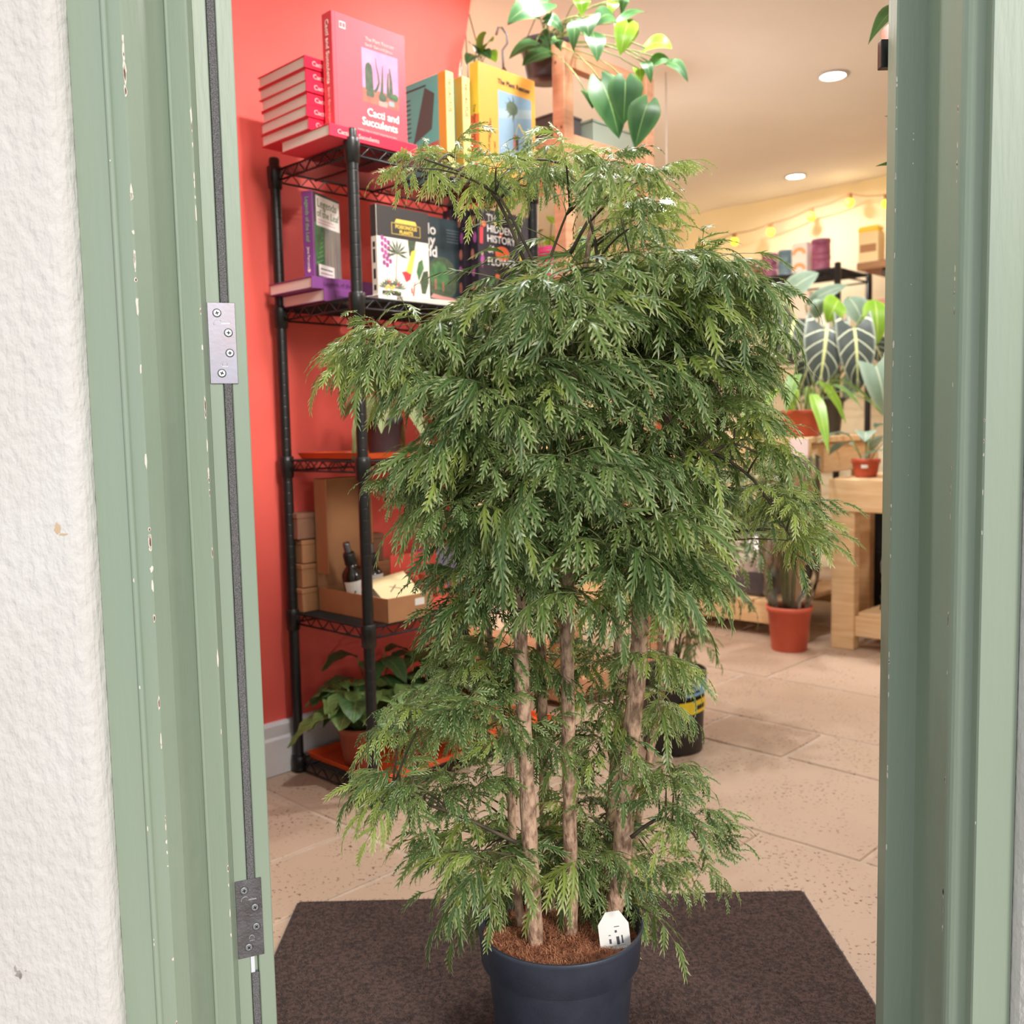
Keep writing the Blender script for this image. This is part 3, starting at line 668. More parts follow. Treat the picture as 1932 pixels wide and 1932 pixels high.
# ------------------------------------------------------------------ leaves and plants
def bez(p0, p1, p2, t): return p0 * (1 - t) ** 2 + p1 * 2 * t * (1 - t) + p2 * t * t
def wfun(shape, t):
    if shape == 'ovate': return max(0.0, math.sin(math.pi * min(1, t ** 0.8))) ** 0.85
    if shape == 'heart': return (.42 + .58 * math.sin(math.pi / 2 * t / .30)) if t < .30 else (1 - ((t - .30) / .70) ** 1.7) ** .9
    if shape == 'arrow': return (1 - t) ** 0.9 * (0.72 + 1.15 * t)
    if shape == 'strap': return min(1.0, 4 * t + .25) * (1 - t ** 4) ** .7
    if shape == 'lance': return max(0.0, math.sin(math.pi * t ** 0.62)) ** 1.1
    return 1
def leaf(parent, root, base, mid, tip, width, mat, shape='ovate', up=None, crown=None, fold=0.18, n=9, wavy=0.0, pr=0.0018, stemmat=None, name='leaf', crownmid=None):
    """one leaf: blade along base-mid-tip, stalk from crown to base (world points)"""
    base, mid, tip = V(base) - root, V(mid) - root, V(tip) - root
    up = V(up) if up is not None else V((0, -.5, .8))
    vs = []; cr = []; tl = []; fs = []
    for i in range(n + 1):
        t = i / n
        p = bez(base, mid, tip, t); q = bez(base, mid, tip, min(1, t + .03)); q0 = bez(base, mid, tip, max(0, t - .03))
        tg = (q - q0).normalized(); sd = tg.cross(up)
        sd = sd.normalized() if sd.length > 1e-5 else tg.orthogonal().normalized()
        nn = sd.cross(tg).normalized(); ww = width * .5 * wfun(shape, t)
        back = 0.0
        if shape == 'heart': back = (1 - t) ** 5 * (tip - base).length * .20
        if shape == 'arrow': back = (1 - t) ** 5 * (tip - base).length * .34
        for k, f in enumerate((-1, -.55, 0, .55, 1)):
            wob = wavy * width * math.sin(t * 19 + k * 2.1) * abs(f)
            vs.append(p + sd * ww * f + nn * (abs(f) * ww * fold * 2 * (1 - .5 * abs(f)) + wob) - tg * back * ({0: 0, .55: 1.0, 1: .9}[abs(f)] if shape == 'heart' else abs(f) ** 1.5))
            cr.append(abs(f)); tl.append(t)
    for i in range(n):
        for k in range(4):
            a = i * 5 + k; fs.append((a, a + 1, a + 6, a + 5))
    mb = MB().add(vs, fs, 0, True)
    if crown is not None:
        c = V(crown) - root; m = (V(crownmid) - root) if crownmid is not None else c.lerp(base, .5) + V((0, 0, (base - c).length * .12))
        nb = len(mb.v)
        mb.tube([bez(c, m, base + (base - mid) * 0.0, k / 5) for k in range(6)], [pr * 1.2] * 2 + [pr] * 4, 5, 1)
        add = len(mb.v) - nb; cr += [0.3] * add; tl += [0.0] * add
    me = mb.mesh(name, [mat, stemmat or m_stem])
    for nm, arr in (('cr', cr), ('tl', tl)):
        a_ = me.attributes.new(nm, 'FLOAT', 'POINT'); a_.data.foreach_set('value', arr)
    return obj(name, me, parent)

m_stem = M('green_stem', (132, 150, 84), .6, col2=(110, 128, 70), vs=30)
m_stemr = M('reddish_stem', (140, 108, 84), .6)
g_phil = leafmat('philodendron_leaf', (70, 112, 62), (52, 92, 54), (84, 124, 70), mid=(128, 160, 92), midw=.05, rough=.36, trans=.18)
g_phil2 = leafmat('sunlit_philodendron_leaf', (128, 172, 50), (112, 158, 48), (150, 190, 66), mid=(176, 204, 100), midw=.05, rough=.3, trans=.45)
g_prim = leafmat('primula_leaf', (118, 150, 84), (98, 132, 72), (132, 162, 96), vein=(142, 170, 102), mid=(160, 182, 110), rough=.38, trans=.2, k=7)
g_prim2 = leafmat('dark_primula_leaf', (80, 116, 68), (66, 102, 62), (94, 126, 78), vein=(104, 136, 86), mid=(120, 150, 90), rough=.35, trans=.15, k=7)
g_droop = leafmat('pale_droopy_leaf', (140, 150, 100), (120, 134, 86), (156, 158, 112), rough=.55, trans=.25)
g_aloc = leafmat('alocasia_leaf', (70, 78, 74), (56, 66, 62), (150, 160, 144), vein=(196, 204, 176), mid=(206, 214, 150), midw=.10, rough=.4, trans=.1, k=5, rim_lo=.86)
g_aloc2 = leafmat('fresh_green_leaf', (140, 186, 60), (122, 170, 56), (160, 200, 80), mid=(190, 214, 120), rough=.4, trans=.4)
g_grey = leafmat('grey_green_leaf', (126, 148, 128), (108, 132, 112), (146, 164, 144), mid=(170, 184, 160), rough=.5, trans=.2)
g_mid = leafmat('mid_green_leaf', (104, 142, 72), (84, 122, 60), (126, 160, 88), mid=(160, 184, 110), rough=.45, trans=.25)

def pot(root, r, h, mat, soil=True, lip=.012, name='pot', sr=0.9, z=0.0, rim=True, soilmat=None, taper=.74):
    t = .0035
    prof = [(0.0001, z), (r * taper, z), (r * (taper + .02), z + .004), (r * .93, z + h - lip * 1.4), (r, z + h - lip * 1.3), (r * 1.0, z + h - .002), (r - .001, z + h), (r - t, z + h - .001), (r * .93 - t, z + h * .8), (r * taper - t, z + .006), (0.0001, z + .006)]
    o = MB().lathe(prof, 32).build(name, mat, root)
    if soil:
        mb = MB(); n = 24; rr = r * .92 - t
        zz = z + h - lip * 1.8
        vs = [(0, 0, zz + .004)]; fs = []
        for q, f in enumerate((.4, .75, 1.0)):
            for k in range(n): a = 2 * math.pi * k / n; vs.append((rr * f * math.cos(a), rr * f * math.sin(a), zz + random.uniform(-.003, .003)))
        for k in range(n):
            fs.append((0, 1 + k, 1 + (k + 1) % n))
            for q in range(2): a0 = 1 + q * n; fs.append((a0 + k, a0 + n + k, a0 + n + (k + 1) % n, a0 + (k + 1) % n))
        mb.add(vs, fs, 0, True).build('soil', soilmat or m_soil, root)
    return o

def rosette(name, loc, label, r, h, pm, mats, nl, ll, lw, rise, seed, shape='ovate', group=None, droop=.5, cat='potted plant', wavy=.03, spread=(0, 2 * math.pi), petl=.45, tagp=None):
    root = thing(name, loc, label, cat, 0, group); R_ = V(loc); rr = random.Random(seed)
    pot(root, r, h, pm)
    cz = h - .02
    for k in range(nl):
        a = spread[0] + (spread[1] - spread[0]) * (k + rr.uniform(-.3, .3)) / nl; el = rr.uniform(.15, 1.0)
        L_ = ll * rr.uniform(.75, 1.15); d = V((math.cos(a), math.sin(a), 0))
        c = R_ + V((d.x * r * .15, d.y * r * .15, cz))
        b_ = c + d * L_ * petl * (1.1 - .6 * el) + V((0, 0, rise * (.35 + .65 * el)))
        t_ = b_ + d * L_ * (.95 - .3 * el) + V((0, 0, -droop * L_ * rr.uniform(.5, 1.2) + el * .02))
        m_ = b_.lerp(t_, .45) + V((0, 0, L_ * .28))
        leaf(root, R_, b_, m_, t_, lw * rr.uniform(.8, 1.15), rr.choice(mats), shape, (0, 0, 1), c, wavy=wavy)
    return root

# third deck: orange tray with pots
def tray(loc, L_, D_, label, mat, hgt=.014):
    root = thing('plastic_tray', loc, label, 'tray', ROT)
    i = .012
    o0 = [(0, 0), (L_, 0), (L_, D_), (0, D_)]; mb = MB()
    def ring(ins, z): return [(ins if x == 0 else L_ - ins, ins if y == 0 else D_ - ins, z) for x, y in o0]
    vs = ring(.006, 0) + ring(0, hgt) + ring(-.003, hgt) + ring(.004, hgt - .001) + ring(.010, .003)
    vs[8:12] = [(x + (-.003 if x < .1 else .003), y + (-.003 if y < .1 else .003), hgt) for x, y, z in ring(0, hgt)]
    fs = [(3, 2, 1, 0)]
    for a, b in ((0, 4), (4, 8), (8, 12), (12, 16)): fs += [(a + k, a + (k + 1) % 4, b + (k + 1) % 4, b + k) for k in range(4)]
    fs.append((16, 17, 18, 19))
    mb.add(vs, fs).build('tray_shell', mat, root, bevel=.0015, seg=1)
    rb = MB()
    for k in range(9): rb.box((.03 + k * (L_ - .06) / 8 - .0015, .03, .0031), (.03 + k * (L_ - .06) / 8 + .0015, D_ - .03, .0045))
    rb.build('ribs', mat, root)
    return root
z3 = SZ[2] + .001
tray(P(SA + .018, SB + .012, z3), .525, .262, 'shallow orange plastic tray under the pots on the middle shelf', m_orange)
zt3 = z3 + .005
rosette('potted_plant', P(1.395, 1.745, zt3), 'wilting pale plant in a dark grey pot on the orange tray', .046, .088, m_potgry, [g_droop], 9, .13, .042, .085, 5, droop=1.3, wavy=.06)
fl_ = rosette('potted_plant', P(1.56, 1.74, zt3), 'plant in a brown terracotta pot beside the dark grey pot, middle shelf', .052, .082, m_terra2, [g_mid, g_prim], 9, .12, .045, .08, 6)
rosette('potted_plant', P(1.70, 1.75, zt3), 'plant in a terracotta pot at the far end of the orange tray', .052, .082, m_terra, [g_mid], 9, .13, .045, .09, 7)
for px, py, lab in ((907, 812, 'small white plant label on the terracotta pot'), (770, 808, 'small white plant label beside the dark grey pot')): pass

# fourth deck: cardboard boxes, bottles
z4 = SZ[3] + .001
ob = thing('cardboard_box', P(1.312, 1.648, z4), 'open brown cardboard gift box with raised lid, bottles inside', 'box', ROT)
BW, BD, BH, t = .135, .262, .056, .003
MB().box((0, 0, 0), (BW, BD, t)).box((0, 0, 0), (BW, t, BH)).box((0, BD - t, 0), (BW, BD, BH)).box((0, 0, 0), (t, BD, BH)).box((BW - t, 0, 0), (BW, BD, BH)).build('base', m_card, ob, bevel=.0008, seg=1)
MB().box((0, BD, BH), (BW, BD + t, BH + .262)).box((0, BD - .045, BH + .035), (t, BD, BH + .262)).box((BW - t, BD - .045, BH + .035), (BW, BD, BH + .262)).box((0, BD - .045, BH + .259), (BW, BD, BH + .262)).build('lid', m_card, ob, bevel=.0008, seg=1)
MB().box((.080, -.0004, .030), (.108, 0, .046)).build('sticker', m_paper, ob)
tk = MB(); 
for k in range(6): tk.box((.012 + .018 * k, .02, t), (.024 + .018 * k, .24, t + .012 + .006 * (k % 2)))
tk.build('packing_paper', M('cream_tissue', (236, 214, 176), .9), ob)
m_amber = M('amber_glass', (34, 20, 14), .12, spec=.7); m_capm = M('pump_silver', (120, 120, 128), .25, .9); m_capb = M('black_cap', (22, 22, 23), .4)
def bottle(loc, label, lean, r=.0285, h=.115, rz=0.0):
    root = thing('spray_bottle', loc, label, 'bottle', ROT + rz, 'brown spray bottles in the open box')
    root.rotation_euler = (lean[0], lean[1], ROT + rz)
    MB().lathe([(.0001, 0), (r * .94, 0), (r, .004), (r, h * .72), (r * .92, h * .80), (r * .6, h * .90), (r * .42, h * .95), (r * .42, h), (.0001, h)], 24).build('bottle_body', m_amber, root)
    cap = MB().lathe([(r * .48, h - .004), (r * .50, h), (r * .50, h + .020), (r * .40, h + .026), (.0001, h + .026)], 20).build('spray_collar', m_capb, root)
    MB().lathe([(r * .30, h + .026), (r * .30, h + .046), (r * .25, h + .050), (.0001, h + .050)], 16).build('spray_cap', m_capm, root)
    lb = MB(); n = 9; a0, a1 = math.radians(175), math.radians(305)
    for i in range(n - 1):
        p_, q_ = a0 + (a1 - a0) * i / (n - 1), a0 + (a1 - a0) * (i + 1) / (n - 1); R = r + .0005
        lb.add([(R * math.cos(p_), R * math.sin(p_), .012), (R * math.cos(q_), R * math.sin(q_), .012), (R * math.cos(q_), R * math.sin(q_), .076), (R * math.cos(p_), R * math.sin(p_), .076)], [(0, 1, 2, 3)], 0, True)
    lo = lb.build('paper_label', m_paper, root)
    R = r + .0009; pr = MB()
    for k in range(5):
        a = math.radians(205) + .07 * k; pr.add([(R * math.cos(a), R * math.sin(a), .025 + .006 * k), (R * math.cos(a + .16), R * math.sin(a + .16), .028 + .006 * k), (R * math.cos(a + .05), R * math.sin(a + .05), .040 + .004 * k)], [(0, 1, 2)], 0)
    for k in range(3): a = math.radians(265); pr.add([(R * math.cos(a), R * math.sin(a), .060 - .012 * k), (R * math.cos(a + .35), R * math.sin(a + .35), .060 - .012 * k), (R * math.cos(a + .35), R * math.sin(a + .35), .0615 - .012 * k), (R * math.cos(a), R * math.sin(a), .0615 - .012 * k)], [(0, 1, 2, 3)], 0)
    pr.build('label_print', M('ink_soft', (92, 90, 92), .7), lo)
    return root
bottle(P(1.357, 1.800, z4 + .012), 'amber spray bottle with white label leaning in the open box', (0, math.radians(-14)))
bottle(P(1.418, 1.825, z4 + .010), 'amber spray bottle half hidden behind the shelf post, in the box', (0, math.radians(-4)), .024, .10)
cd = thing('card', P(1.392, 1.715, z4 + .062), 'cream card with a small drawing lying on the open box', 'card', ROT + .5)
cd.rotation_euler = (math.radians(34), math.radians(-8), ROT - .1)
MB().box((-.05, -.045, 0), (.05, .045, .0012)).build('sheet', M('cream_card', (240, 216, 166), .8), cd)
MB().add([(-.02, -.005, .0014), (.005, .012, .0014), (.007, .010, .0014), (-.018, -.007, .0014)], [(0, 1, 2, 3)]).add([(-.012, .012, .0014), (.012, -.004, .0014), (.011, -.006, .0014), (-.013, .010, .0014)], [(0, 1, 2, 3)]).build('drawing', M('ink_brown', (120, 84, 60), .7), cd)
def cbox(loc, size, label, mat, sticker=None, rz=0.0, group=None):
    root = thing('cardboard_box', loc, label, 'box', ROT + rz, group); x, y, z = size
    MB().box((0, 0, 0), (x, y, z * .8)).build('base', mat, root, bevel=.001, seg=1)
    MB().box((-.0015, -.0015, z * .80), (x + .0015, y + .0015, z)).build('lid', mat, root, bevel=.001, seg=1)
    if sticker:
        sx, sz, sw, sh = sticker; MB().box((sx, -.0022, sz), (sx + sw, -.0016, sz + sh)).build('sticker', m_paper, root)
    return root
GB = 'closed cardboard boxes on the fourth deck'
for k, (dz, lb_) in enumerate(((0, 'bottom closed brown box of the left stack behind the open box'), (.058, 'second closed brown box up in the left stack behind the open box'), (.116, 'third closed brown box up in the left stack behind the open box'))):
    cbox(P(1.272 + .004 * k, 1.918 + .003 * k, z4 + dz), (.19, .058, .056), lb_, m_card, None, 0, GB)
cbox(P(1.268, 1.920, z4 + .175), (.07, .05, .062), 'grey-brown ribbed box on top of the left stack of boxes', m_card2, None, 0, GB)
cbox(P(1.465, 1.925, z4), (.20, .05, .045), 'closed brown box at the bottom of the rear stack on the fourth shelf', m_card, None, 0, GB)
cbox(P(1.470, 1.918, z4 + .046), (.175, .055, .05), 'closed brown box with a white sticker, upper of the rear stack', m_card, (.12, .026, .026, .016), 0, GB)
cbox(P(1.458, 1.928, z4 + .097), (.07, .045, .07), 'small upright grey-brown box standing on the stickered box', m_card2, None, 0, GB)
cbox(P(1.655, 1.885, z4), (.13, .075, .105), 'lilac cardboard box at the back of the fourth shelf', m_lilac, None, 0)
# coral display box with terracotta sachets
cb = thing('display_box', P(1.452, 1.69, z4), 'coral display box holding leaning terracotta packets', 'box', ROT)
MB().box((0, 0, 0), (.15, .12, .003)).box((0, 0, 0), (.15, .003, .03)).box((0, .117, 0), (.15, .12, .125)).box((0, 0, 0), (.003, .12, .03)).box((.147, 0, 0), (.15, .12, .03)).build('tray', m_coral, cb)
for k in range(4):
    s_ = thing('packet', P(1.462 + .026 * k, 1.70, z4 + .004), ['terracotta paper packet, nearest the post in the coral box', 'terracotta paper packet, second from the post in the coral box', 'terracotta paper packet, third from the post in the coral box', 'terracotta paper packet, furthest from the post in the coral box'][k], 'packet', ROT, 'terracotta packets in the coral box')
    s_.rotation_euler = (0, math.radians(-14), ROT)
    MB().add([(0, 0, 0), (.016, 0, 0), (.016, .085, 0), (0, .085, 0), (.002, .0, .085), (.006, .0, .085), (.006, .085, .085), (.002, .085, .085)], [(0, 3, 2, 1), (4, 5, 6, 7), (0, 1, 5, 4), (1, 2, 6, 5), (2, 3, 7, 6), (3, 0, 4, 7)]).build('pouch', M('terracotta_paper', (206, 100, 76), .7), s_, bevel=.001, seg=1)
    MB().box((.003, -.0006, .070), (.0055, .0856, .074)).build('crease', M('terracotta_dark', (176, 80, 62), .7), s_)
cbox(P(1.625, 1.665, z4), (.16, .12, .062), 'cream cardboard box at the right end of the fourth shelf', M('cream_box', (240, 206, 150), .8), None, 0)

# bottom deck: orange tray with leafy plants
z5 = SZ[4] + .001
tray(P(SA + .012, SB - .012, z5), .60, .288, 'shallow orange plastic tray under leafy plants on the lowest shelf', m_orange, .016)
LG = 'leafy plants on the lowest tray'
rosette('potted_plant', P(1.335, 1.790, z5 + .005), 'broad leaved plant in a brown pot, leftmost on the lowest orange tray', .056, .095, m_terra2, [g_prim, g_prim, g_prim2], 30, .115, .080, .105, 21, group=LG, droop=.55, wavy=.05)
rosette('potted_plant', P(1.475, 1.740, z5 + .005), 'broad leaved plant hanging over the front of the lowest tray, behind the post', .056, .095, m_terra2, [g_prim, g_prim2], 28, .12, .082, .10, 22, group=LG, droop=.7, wavy=.05)
rosette('potted_plant', P(1.455, 1.895, z5 + .005), 'dark broad leaved plant at the back of the lowest tray, near the wall', .05, .095, m_terra2, [g_prim2], 14, .13, .066, .15, 23, group=LG, droop=.5, wavy=.04, spread=(-2.6, .8))
rosette('potted_plant', P(1.64, 1.80, z5 + .005), 'broad leaved plant behind the tree foliage on the lowest tray', .056, .095, m_terra2, [g_prim2, g_prim], 20, .14, .078, .14, 24, group=LG, droop=.6, wavy=.05)

# ------------------------------------------------------------------ tall red-pine rack behind the wire unit
UA, UB, UD, UL, UT = 2.055, 1.742, 0.42, 0.95, 1.865
wu = thing('wooden_rack', P(UA, UB), 'tall red pine display rack behind the black wire shelving', 'rack', ROT)
ps, pt = .044, .040
for x in (0, UD - pt):
    for y in (0, UL - ps):
        p_ = MB().box((x, y, 0), (x + pt, y + ps, UT)).build('post', m_wood2, wu, bevel=.002, seg=1)
        if x == 0 and y == 0:
            kn = MB()
            for yy, zz in ((.030, UT - .05), (.012, UT - .225), (.032, UT - .222)): kn.poly([(x - .0003, yy + .004 * math.cos(a), zz + .005 * math.sin(a)) for a in np.linspace(0, 2 * math.pi, 9)[:-1]][::-1])
            kn.build('knots', m_knot, p_)
USH = [0.06, 0.42, 0.82, 1.20, 1.60]
for z in USH:
    for y0 in range(4):
        MB().box((.002 , .046 + y0 * .2155, z), (UD - .002, .046 + y0 * .2155 + .212, z + .018)).build('shelf_board', m_wood2, wu, bevel=.0015, seg=1)
    for y in (.004, UL - ps + .004): MB().box((pt, y, z - .024), (UD - pt, y + .03, z + .028)).build('side_rail', m_wood2, wu, bevel=.0015, seg=1)
    MB().box((.004, ps, z - .040), (.024, UL - ps, z - .0005)).build('front_rail', m_wood2, wu, bevel=.0015, seg=1)
for y in (.004, UL - ps + .004): MB().box((pt, y, UT - .060), (UD - pt, y + .03, UT - .004)).build('top_rail', m_wood2, wu, bevel=.0015, seg=1)

# things on its upper board
zu = 1.619
def trough(loc, L_, D_, hgt, label, mat, name='planter', rz=0.0):
    root = thing(name, loc, label, 'planter', ROT + rz); ti = .003
    MB().box((0, 0, 0), (L_, D_, ti)).box((0, 0, 0), (L_, ti, hgt)).box((0, D_ - ti, 0), (L_, D_, hgt)).box((0, 0, 0), (ti, D_, hgt)).box((L_ - ti, 0, 0), (L_, D_, hgt)).build('shell', mat, root, bevel=.001, seg=1)
    MB().box((-.003, -.003, hgt), (L_ + .003, ti, hgt + .006)).box((-.003, D_ - ti, hgt), (L_ + .003, D_ + .003, hgt + .006)).box((-.003, -.003, hgt), (ti, D_ + .003, hgt + .006)).box((L_ - ti, -.003, hgt), (L_ + .003, D_ + .003, hgt + .006)).build('rim', mat, root)
    return root
trough(P(UA + .06, UB + .075, zu), .10, .19, .085, 'dark grey rectangular planter on the top board of the pine rack', M('dark_grey_planter', (74, 72, 74), .6))
rb_ = thing('bowl', P(UA + .265, UB + .265, zu), 'red bowl behind the dark grey planter on the pine rack', 'bowl')
MB().lathe([(.0001, 0), (.045, 0), (.05, .008), (.085, .07), (.098, .125), (.094, .125), (.08, .07), (.045, .012), (.0001, .012)], 30).build('bowl_shell', m_coral, rb_)
tp = trough(P(UA + .185, UB + .052, zu), .29, .10, .085, 'pale sage green planter box sticking out of the pine rack', M('sage_planter', (158, 172, 158), .5, col2=(150, 164, 150), vs=8))
cloche = thing('wire_basket', P(UA + .49, UB + .10, zu - .09), 'dark wire basket hung at the back post of the pine rack', 'basket')
mb = MB()
for k in range(10):
    a = 2 * math.pi * k / 10; mb.tube([(.045 * math.cos(a), .045 * math.sin(a), .088), (.040 * math.cos(a), .040 * math.sin(a), .04), (.012 * math.cos(a), .012 * math.sin(a), .002)], .0013, 4)
mb.tube([(.045 * math.cos(a), .045 * math.sin(a), .088) for a in np.linspace(0, 2 * math.pi, 21)], .002, 5); mb.tube([(.036 * math.cos(a), .036 * math.sin(a), .03) for a in np.linspace(0, 2 * math.pi, 21)], .0013, 5)
mb.build('wire_cage', m_black, cloche)
MB().tube([(-.02, -.02, .09), (-.045, -.045, .10)], .003, 6).build('bracket', m_black, cloche)

# things on its lower boards
rosette('potted_plant', P(UA + .15, UB + .20, 1.219), 'leafy plant in a terracotta pot on the pine rack, second board down', .06, .10, m_terra, [g_mid, g_aloc2], 12, .2, .06, .12, 31)
rosette('potted_plant', P(UA + .14, UB + .16, .839), 'leafy plant in a terracotta pot on the pine rack, third board down', .06, .10, m_terra2, [g_mid], 12, .18, .06, .12, 32)
rosette('potted_plant', P(UA + .24, UB + .45, .839), 'bushy plant at the left of the pine rack, third board down', .06, .10, m_potblk, [g_aloc2, g_mid], 14, .18, .05, .14, 33)
tray(P(UA + .05, UB + .42, 1.2195), .30, .36, 'orange plastic tray on the second board of the pine rack', m_orange, .03)
cbox(P(UA + .03, UB + .10, 0.439), (.2, .26, .12), 'cream box on the lower board of the pine rack', M('cream_box2', (236, 196, 140), .8), None, 0)
m_tin = M('grey_tin', (168, 166, 166), .35, .6); m_tinl = M('tan_tin_label', (226, 178, 118), .6, col2=(214, 164, 104), vs=12)
tg = thing('flower_gift_box', P(UA + .03, UB + .09, 1.219), 'hot pink gift box at the corner of the pine rack board', 'box', ROT)
MB().box((0, 0, 0), (.09, .10, .10)).build('base', M('hot_pink', (248, 70, 150), .5), tg, bevel=.001, seg=1); MB().box((-.002, -.002, .10), (.092, .102, .118)).build('lid', M('hot_pink2', (252, 96, 168), .5), tg, bevel=.001, seg=1)
for k in range(2):
    tn = thing('tin', P(UA + .068, UB + .092, .0785 + .130 * k), ['tan labelled metal tin, lower of the pair behind the trunks', 'tan labelled metal tin, upper of the pair behind the trunks'][k], 'tin', 0, 'stacked tins on the lowest pine board')
    MB().lathe([(.0001, 0), (.043, 0), (.045, .003), (.045, .126), (.043, .129), (.040, .129), (.040, .125), (.0001, .125)], 30).build('can', m_tin, tn)
    MB().lathe([(.0455, .018), (.0455, .108)], 30).build('label_band', m_tinl, tn)
    pr = MB(); R = .0459
    for a, z_, h_ in ((3.75, .07, .012), (3.95, .085, .006), (4.1, .06, .016), (3.85, .045, .005), (4.25, .08, .006)):
        pr.add([(R * math.cos(a), R * math.sin(a), z_), (R * math.cos(a + .14), R * math.sin(a + .14), z_), (R * math.cos(a + .14), R * math.sin(a + .14), z_ + h_), (R * math.cos(a), R * math.sin(a), z_ + h_)], [(0, 1, 2, 3)])
    pr.build('label_print', M('ink_brown2', (112, 74, 52), .7), tn)

# ------------------------------------------------------------------ hanging philodendron
hp_c = P(UA + .12, UB + .17, 1.835)
hp = thing('hanging_plant', hp_c, 'trailing heart leaved philodendron hanging in a dark pot above the pine rack', 'hanging plant')
MB().lathe([(.0001, -.005), (.052, -.005), (.056, .0), (.072, .085), (.078, .086), (.079, .100), (.075, .100), (.068, .085), (.05, .005), (.0001, .005)], 30).build('pot', M('smoky_plastic', (74, 68, 74), .35), hp)
MB().disc(.068, .080).build('soil', m_soil, hp)
mb = MB()
for k in range(3):
    a = .6 + 2 * math.pi * k / 3; mb.tube([(.077 * math.cos(a), .077 * math.sin(a), .095), (0.0, 0.0, CEIL - hp_c.z - .03)], .0014, 5)
mb.build('hanger_wires', m_black, hp)
MB().tube([(0, 0, CEIL - hp_c.z - .03), (0, 0, CEIL - hp_c.z)], .003, 6).build('ceiling_hook', m_black, hp)
hang = hp_c + V((0, 0, .09))
PH = [  # base px, tip px, width px, distance, kind
    ((1032, 4), (957, 44), 54, 2.62, 0), ((1010, 30), (957, 48), 34, 2.6, 0), ((1030, 38), (1062, 62), 26, 2.62, 0), ((1095, 0), (1098, 32), 40, 2.5, 2),
    ((1085, 40), (1082, 98), 30, 2.55, 1), ((1105, 35), (1110, 72), 52, 2.45, 1), ((1118, 62), (1127, 118), 44, 2.42, 1), ((1155, 30), (1120, 50), 40, 2.5, 1),
    ((1165, 5), (1150, 30), 32, 2.55, 2), ((1180, 0), (1172, 30), 22, 2.5, 1), ((1170, 40), (1222, 25), 26, 2.5, 1), ((1185, 45), (1170, 105), 44, 2.45, 2), ((1192, 48), (1176, 100), 40, 2.5, 2),
    ((1218, 90), (1268, 92), 52, 2.4, 2), ((1230, 120), (1268, 122), 34, 2.38, 1), ((1262, 118), (1298, 155), 22, 2.36, 1), ((1215, 118), (1228, 158), 22, 2.38, 1), ((1205, 130), (1208, 162), 30, 2.4, 2),
    ((1135, 155), (1168, 262), 76, 2.36, 0), ((1180, 152), (1176, 236), 66, 2.31, 0), ((1222, 196), (1198, 280), 62, 2.28, 1), ((1105, 172), (1118, 206), 30, 2.4, 1),
    ((1010, 85), (960, 112), 34, 2.7, 0), ((1040, 100), (985, 125), 46, 2.75, 1), ((1020, 65), (1035, 90), 22, 2.66, 0), ((1048, 75), (1060, 100), 26, 2.6, 1), ((1050, 88), (1010, 118), 40, 2.8, 1)]
for (b_, t_, w_, Y_, kd) in PH:
    B_ = at(*b_, Y_); T_ = at(*t_, Y_ - random.uniform(-.04, .06)); mid = B_.lerp(T_, .5) + V((0, -.02, .018))
    wm = w_ * Y_ / FPX
    c_ = hang + V((random.uniform(-.04, .04), random.uniform(-.04, .04), 0))
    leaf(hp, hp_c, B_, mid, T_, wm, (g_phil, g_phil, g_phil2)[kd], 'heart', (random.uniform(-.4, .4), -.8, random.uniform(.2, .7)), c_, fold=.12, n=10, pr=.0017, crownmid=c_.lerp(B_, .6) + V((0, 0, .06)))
# small hanging pot and hook further left
h2c = at(893, 212, 2.95)
h2 = thing('hanging_plant', h2c, 'small trailing plant hanging on black wires beside the red wall edge', 'hanging plant')
MB().lathe([(.0001, 0), (.04, 0), (.055, .07), (.051, .07), (.0001, .06)], 24).build('pot', m_potblk, h2)
mb = MB()
for k in range(3):
    a = 2 * math.pi * k / 3 + .3; mb.tube([(.053 * math.cos(a), .053 * math.sin(a), .068), (-.02, 0, CEIL - h2c.z)], .0016, 5)
mb.build('hanger_wires', m_black, h2)
for b_, t_, w_ in (((905, 95), (918, 62), 34), ((915, 92), (930, 78), 36), ((908, 98), (925, 112), 26), ((898, 98), (886, 82), 30), ((895, 105), (880, 122), 26), ((918, 100), (936, 118), 30)):
    B_ = at(*b_, 2.93); T_ = at(*t_, 2.88); leaf(h2, h2c, B_, B_.lerp(T_, .5) + V((0, -.01, .01)), T_, w_ * 2.9 / FPX, random.choice((g_phil, g_phil2)), 'heart', (0, -.8, .4), h2c + V((0, 0, .06)), pr=.0015)
hk = at(950, 110, 2.75)
ho = thing('metal_hook', hk, 'grey metal hanging hook standing up behind the mustard book', 'hook')
hp_pts = [(950, 135), (949, 112), (948, 95), (957, 82), (956, 66), (947, 52), (940, 52), (936, 66)]
MB().tube([at(*q, 2.75) - hk for q in hp_pts], .003, 7).build('hook_wire', M('dull_steel_wire', (110, 110, 116), .4, .7), ho)
MB().lathe([(.0001, -.045), (.009, -.045), (.009, -.035), (.004, -.025), (.0001, -.025)], 10).build('hook_base', m_black, ho)
MB().tube([(0, 0, -.04), (0.0, 0.0, -.30)], .0022, 6).build('hanger_stem', m_black, ho)

